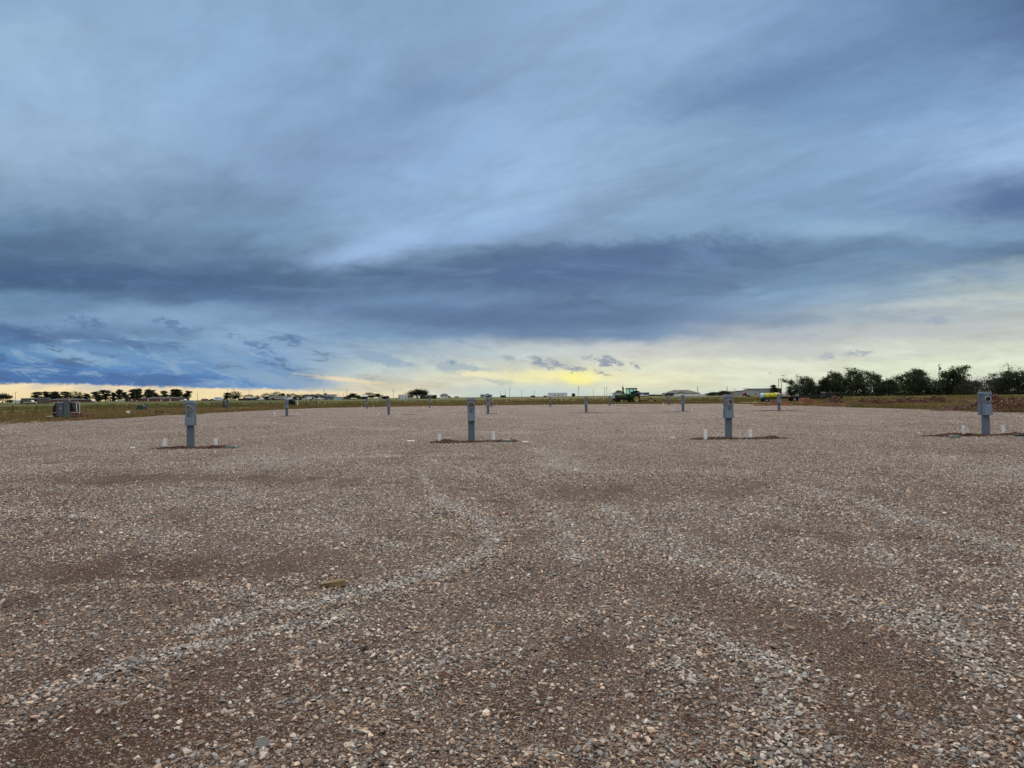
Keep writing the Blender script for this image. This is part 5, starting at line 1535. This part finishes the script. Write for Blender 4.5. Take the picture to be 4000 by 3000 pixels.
MB().box(-3.66, -3.58, -.30, .30, .98, 1.5).build('grille', m_tgd, tr, bevel=.01)
MB().box(-3.3, -1.1, -.24, .24, .62, 1.05).box(-1.6, .3, -.3, .3, .55, 1.15).box(-3.0, -2.7, -.66, .66, .36, .52).build('engine', m_tgd, tr, bevel=.02)
for k in range(6): MB().prism([(-4.0, .45), (-4.05, .95), (-3.55, .95), (-3.6, .45)], -.42 + k * .145, -.42 + k * .145 + .12).build('front_weight', m_tgd, tr, bevel=.01)
MB().box(-1.25, .32, -.72, .72, 1.12, 1.72).build('cab_base', m_tg, tr, bevel=.03)
cabp = MB()
for xx, yy in ((-1.2, -.68), (-1.2, .68), (-.42, -.7), (-.42, .7), (.28, -.68), (.28, .68)): cabp.box(xx - .04, xx + .04, yy - .04, yy + .04, 1.7, 2.55)
cabp.build('cab_frame', m_tgd, tr)
MB().box(-1.34, .46, -.80, .80, 2.52, 2.76, top=(.12, .12)).build('cab_roof', m_tgd, tr, bevel=.04)
for (x0, x1) in ((-1.15, -.47), (-.37, .24)):
    for sg in (-1, 1): MB().box(x0, x1, sg * .70 - .006, sg * .70 + .006, 1.76, 2.5).build('window', m_tglass, tr)
MB().box(-1.215, -1.2, -.62, .62, 1.78, 2.5).build('windscreen', m_tglass, tr); MB().box(.28, .295, -.62, .62, 1.78, 2.5).build('rear_window', m_tglass, tr)
MB().box(-.55, -.15, -.22, .22, 1.5, 2.1).build('seat', m_tgd, tr, bevel=.05)
for sg in (-1, 1):
    f = MB()
    for k in range(8):
        a0, a1 = R(20 + k * 17), R(37 + k * 17)
        f.add([(-math.cos(q) * rr_, sg * yy, .78 + math.sin(q) * rr_) for yy in (.62, 1.1) for q in (a0, a1) for rr_ in (.86, .90)], [(0, 1, 3, 2), (4, 6, 7, 5), (0, 2, 6, 4), (1, 5, 7, 3), (0, 4, 5, 1), (2, 3, 7, 6)])
    f.build('fender', m_tg, tr)
MB().tube((-2.3, -.12, 1.7), (-2.3, -.12, 3.10), .055, n=10).box(-2.40, -2.2, -.16, -.08, 3.08, 3.12).build('exhaust_pipe', m_rust, tr)
MB().tube((-2.02, .12, 1.7), (-2.02, .12, 2.75), .085, n=10).tube((-2.02, .12, 2.7), (-2.02, .12, 2.85), .13, n=10).build('air_cleaner', m_tgd, tr)
MB().box(-1.5, -.9, -1.0, -.72, .55, .62).box(-1.5, -.9, -.9, -.72, .85, .92).box(-1.5, -1.44, -.98, -.72, .55, 1.12).build('step', m_tgd, tr)
MB().box(-.9, -.5, -.95, -.5, .62, 1.1).build('fuel_tank', m_tg, tr, bevel=.03)
MB().tube((.3, 0, .5), (.95, 0, .45), .06, n=8).build('drawbar', m_tgd, tr)
im = thing('drag_implement', 'rusty drag implement with yellow box and small wheel behind the tractor', 'implement', place(2493, 133), R(19))
m_yb = S('faded yellow box', srgb(150, 124, 62), .7, 0, .2)
MB().box(-.2, 1.9, -.06, .06, .42, .52).box(.2, .3, -.8, .8, .38, .48).build('beam', m_tgd, im)
MB().box(.0, 1.9, -.9, .9, .12, .34).build('blade', m_rust, im, bevel=.02)
MB().box(2.05, 2.85, -.6, .4, .06, .52).build('ballast_box', m_yb, im, bevel=.02)
MB().tube((1.7, 0, .48), (2.55, 0, .98), .05, n=6).tube((2.55, 0, .98), (3.35, 0, .3), .05, n=6).tube((2.55, 0, .98), (2.75, 0, .3), .04, n=6).build('lift_arm', m_rust, im)
wheel(im, (3.4, -.1, .28), .28, .14, .16, m_rust, 'tail_wheel')

# ------------------------------------------------------------------ tank trailer, flatbed
D = 127.0; s = D / F
g = place(3010, D)
tt = thing('tank_trailer', 'low black trailer carrying the yellow tank', 'trailer', g, R(3))
MB().box(-2.0, 2.0, -.95, .95, .50, .64).box(-2.05, -1.85, -.98, .98, .46, .68).build('deck', m_blk, tt, bevel=.01)
for xx in (-1.1, -.35): wheel(tt, (xx, -.85, .3), .3, .2, .17, m_galv); wheel(tt, (xx, .85, .3), .3, .2, .17, m_galv)
MB().box(2.0, 2.9, -.05, .05, .52, .6).build('tongue', m_blk, tt)
for xx in (-.1, .95): MB().prism([(xx - .45, .64), (xx - .32, .92), (xx + .32, .92), (xx + .45, .64), (xx + .38, .64), (xx + .28, .86), (xx - .28, .86), (xx - .38, .64)], -.90, -.84).build('cradle', m_blk, tt)
tk = thing('liquid_tank', 'yellow liquid tank with blue and white end lying on the black trailer', 'tank', (g.x, g.y, g.z + .64), R(3))
prof = [(.001, -1.78), (.40, -1.75), (.47, -1.62), (.47, 1.55), (.40, 1.72), (.001, 1.76)]
MB().lathe([(.475, -1.2), (.47, 1.55), (.40, 1.72), (.001, 1.76)], (.0, 0, .47), 'X', 32).build('tank_shell', m_yel, tk, smooth=True)
MB().lathe([(.001, -1.80), (.36, -1.78), (.47, -1.66), (.485, -1.45), (.485, -1.201)], (.0, 0, .47), 'X', 32).build('end_cap', S('light blue cap', srgb(170, 206, 222), .4, 0, .2, 4), tk, smooth=True)
for xx in (-1.42, -1.24): MB().lathe([(.488, -.03), (.496, -.03), (.496, .03), (.488, .03)], (xx, 0, .47), 'X', 32).build('blue_band', S('band blue', srgb(60, 100, 150), .5), tk)
for xx in (-.28, .55): MB().lathe([(.476, -.035), (.486, -.035), (.486, .035), (.476, .035)], (xx, 0, .47), 'X', 32).build('strap', m_blk, tk)
MB().tube((.6, 0, .9), (.6, 0, 1.02), .14, n=14).build('filler_lid', m_blk, tk)
D = 131.0; g = place(3165, D)
fb = thing('flatbed_trailer', 'long black gooseneck flatbed trailer parked behind the red dirt', 'trailer', g, R(-2))
MB().box(-5.6, 2.7, -1.2, 1.2, .78, .94).box(-5.6, 2.7, -1.22, -1.18, .62, .96).box(-5.6, -1.5, -.5, -.38, .5, .78).box(-1.5, 2.7, -.5, -.38, .45, .78).build('deck', m_blk, fb, bevel=.01)
for k in range(9): MB().box(-5.3 + k * .95, -5.1 + k * .95, -1.235, -1.221, .80, .86).build('stake_pocket', m_galv if k % 3 == 1 else m_tgd, fb)
for xx in (-3.2, -2.3):
    for yy in (-.95, .95): wheel(fb, (xx, yy, .4), .4, .25, .22, m_galv)
MB().box(2.3, 3.7, -1.1, 1.1, .62, 1.62).build('front_box', m_blk, fb, bevel=.03)
MB().prism([(3.6, .7), (3.6, 1.66), (5.2, 1.58), (5.75, 1.0), (5.75, .42), (5.45, .42), (5.45, .95), (5.05, 1.28), (4.5, 1.30), (4.1, 1.1), (3.9, .7)], -.35, .35).build('gooseneck', m_blk, fb, bevel=.02)
for yy in (-.9, .9): MB().box(3.7, 3.82, yy - .06, yy + .06, 0, .8).build('jack_leg', m_blk, fb)
MB().box(-5.72, -5.6, -1.1, 1.1, .55, .8).build('rear_bumper', m_blk, fb)

# ------------------------------------------------------------------ birds
m_bird = S('pale feathers', srgb(232, 232, 226), .8, 0, .05); m_bird2 = S('grey feathers', srgb(120, 118, 112), .8)
for (x, y, D, sc, mt, lab, up) in ((3060, 1466, 62, 1.35, m_bird, 'pale bird gliding with drooping wing above the yellow tank', -.5), (3006, 1458, 90, .62, m_bird2, 'small dark grey bird flying left of the pale bird', .5)):
    d = ray(x, y); tt_ = D / d.y
    o = thing('bird', lab, 'bird', Vector((0, 0, CAM_H)) + d * tt_, R(25), 'birds in the air')
    o.scale = (sc,) * 3
    bd = MB(); prev = None
    P_ = [(-.19, .008), (-.15, .03), (-.08, .045), (.0, .05), (.08, .038), (.14, .018), (.22, .03), (.23, .004)]
    bd.lathe([(r_, x_) for x_, r_ in P_], (0, 0, 0), 'X', 10); bd.build('body', mt, o, smooth=True)
    for sg in (-1, 1):
        q = up if sg < 0 else .12
        vs = [(-.07, sg * .03, .02), (.07, sg * .03, .02), (-.02, sg * .16, .02 + q * .2), (.09, sg * .15, .02 + q * .2), (.10, sg * .33, .02 + q * .52), (.13, sg * .32, .02 + q * .5)]
        vs2 = [(a_, b2, c_ - .012) for a_, b2, c_ in vs]
        MB().add(vs + vs2, [(0, 1, 3, 2), (2, 3, 5, 4), (6, 8, 9, 7), (8, 10, 11, 9), (0, 2, 8, 6), (2, 4, 10, 8), (1, 7, 9, 3), (3, 9, 11, 5), (4, 5, 11, 10), (0, 6, 7, 1)]).build('wing', mt, o)

# ------------------------------------------------------------------ grass
m_grass = Mt('grass blades'); t = m_grass.node_tree; b = principled(m_grass, .8, .15)
an = t.nodes.new('ShaderNodeAttribute'); an.attribute_type = 'INSTANCER'; an.attribute_name = 'tone'; tone = E(t, an.outputs['Fac'])
gn = t.nodes.new('ShaderNodeNewGeometry'); rpi = E(t, gn.outputs['Random Per Island'])
cdry = ramp(t, rpi, [(0, srgb(86, 70, 45)), (.5, srgb(124, 105, 69)), (1, srgb(158, 140, 98))])
cgr = ramp(t, rpi, [(0, srgb(62, 66, 32)), (.5, srgb(94, 94, 46)), (1, srgb(128, 118, 66))])
c = mixc(t, tone.clamp(), cgr, cdry); t.links.new(c.k, b.inputs['Base Color'])


def tuft(seed, n=34, h=.30, spread=.28):
    rng = random.Random(seed); V = []; Fc = []
    for k in range(n):
        a = rng.uniform(0, 6.28); q = rng.uniform(0, spread); x, y = math.cos(a) * q, math.sin(a) * q
        hh = h * rng.uniform(.45, 1.15); lx, ly = rng.gauss(0, .09), rng.gauss(0, .09); w = .011
        b2 = rng.uniform(0, 3.14); wx_, wy_ = math.cos(b2) * w, math.sin(b2) * w
        o = len(V)
        V += [(x - wx_, y - wy_, 0), (x + wx_, y + wy_, 0), (x + lx * .4 + wx_ * .7, y + ly * .4 + wy_ * .7, hh * .6), (x + lx * .4 - wx_ * .7, y + ly * .4 - wy_ * .7, hh * .6), (x + lx, y + ly, hh)]
        Fc += [(o, o + 1, o + 2, o + 3), (o + 3, o + 2, o + 4)]
    me_ = bpy.data.meshes.new('tuft'); me_.from_pydata(V, [], Fc); me_.materials.append(m_grass); me_.update()
    return me_


gx, gy = [], []
def strip(x0, x1, y0, y1, dens):
    n = int((x1 - x0) * (y1 - y0) * dens); gx.append(NR.uniform(x0, x1, n)); gy.append(NR.uniform(y0, y1, n))
strip(-50, -30, 38, 112, 5.0); strip(-62, -50, 55, 120, 2.0); strip(-34, 34, 104, 130, 4.5); strip(30, 52, 38, 106, 5.0); strip(-75, 62, 128, 180, 1.1)
strip(52, 120, 60, 180, .9); strip(-130, -62, 70, 190, .5); strip(-140, 160, 180, 300, .16)
gx = np.concatenate(gx); gy = np.concatenate(gy)
l_ = PX0 + .4 * .5 * np.sin(gy * .21) + np.maximum(0, gy - 95) * .1; r2_ = PX1 - np.maximum(0, 55 - gy) * .06 + .3 * np.sin(gy * .33)
fe = 119 + .8 * np.sin(gx * .25) + 1.2 * (fbm(gx * .3, gx * 0, 8, 2) - .5) - np.clip(gx - 18, 0, 20) * .75 - np.clip(-gx - 12, 0, 22) * .45
out = (gx < l_ + .15) | (gx > r2_ - .15) | (gy > fe - .3)
inview = np.abs(gx) < gy * .80 + 6
pt = fbm(gx * .22, gy * .22, 31, 4)
out &= inview & (NR.uniform(0, 1, len(gx)) < np.clip((pt - .28) * 4, .12, 1))
gx, gy, pt = gx[out], gy[out], pt[out]
rr_ = np.hypot(gx, gy); tq = np.clip((rr_ - 170) / 600, 0, 1)
gz = 1.3 * tq * tq * (3 - 2 * tq) - .02
n = len(gx); print('TUFTS', n)
edge_d = np.minimum(np.abs(gx - PX0), np.abs(gx - PX1))
scl = NR.uniform(.6, 1.35, n) * np.clip(.55 + (pt - .3) * 1.6, .5, 1.4) * np.where(gy > 128, 1.15, 1)
tone_ = np.clip(.5 + (fbm(gx * .12, gy * .06, 41, 3) - .5) * 2.2 + np.where(gx < 0, .35, .0) + np.where(gy > 135, -.35, .0) + np.where(gx < -54, -.45, 0) + NR.normal(0, .15, n), 0, 1)
tone_ = np.where((gy > 112) & (gy < 126) & (gx < 30), np.clip(tone_ + .25, 0, 1), tone_)
scatter('grass', np.stack([gx, gy, gz], 1), scl[:, None] * np.ones((n, 3)), np.stack([0 * gx, 0 * gx, NR.uniform(0, 6.28, n)], 1), [tuft(200 + k) for k in range(8)], NR.randint(0, 8, n), tone_,
        kind='stuff', label='dry tan and olive grass growing round the gravel lot')
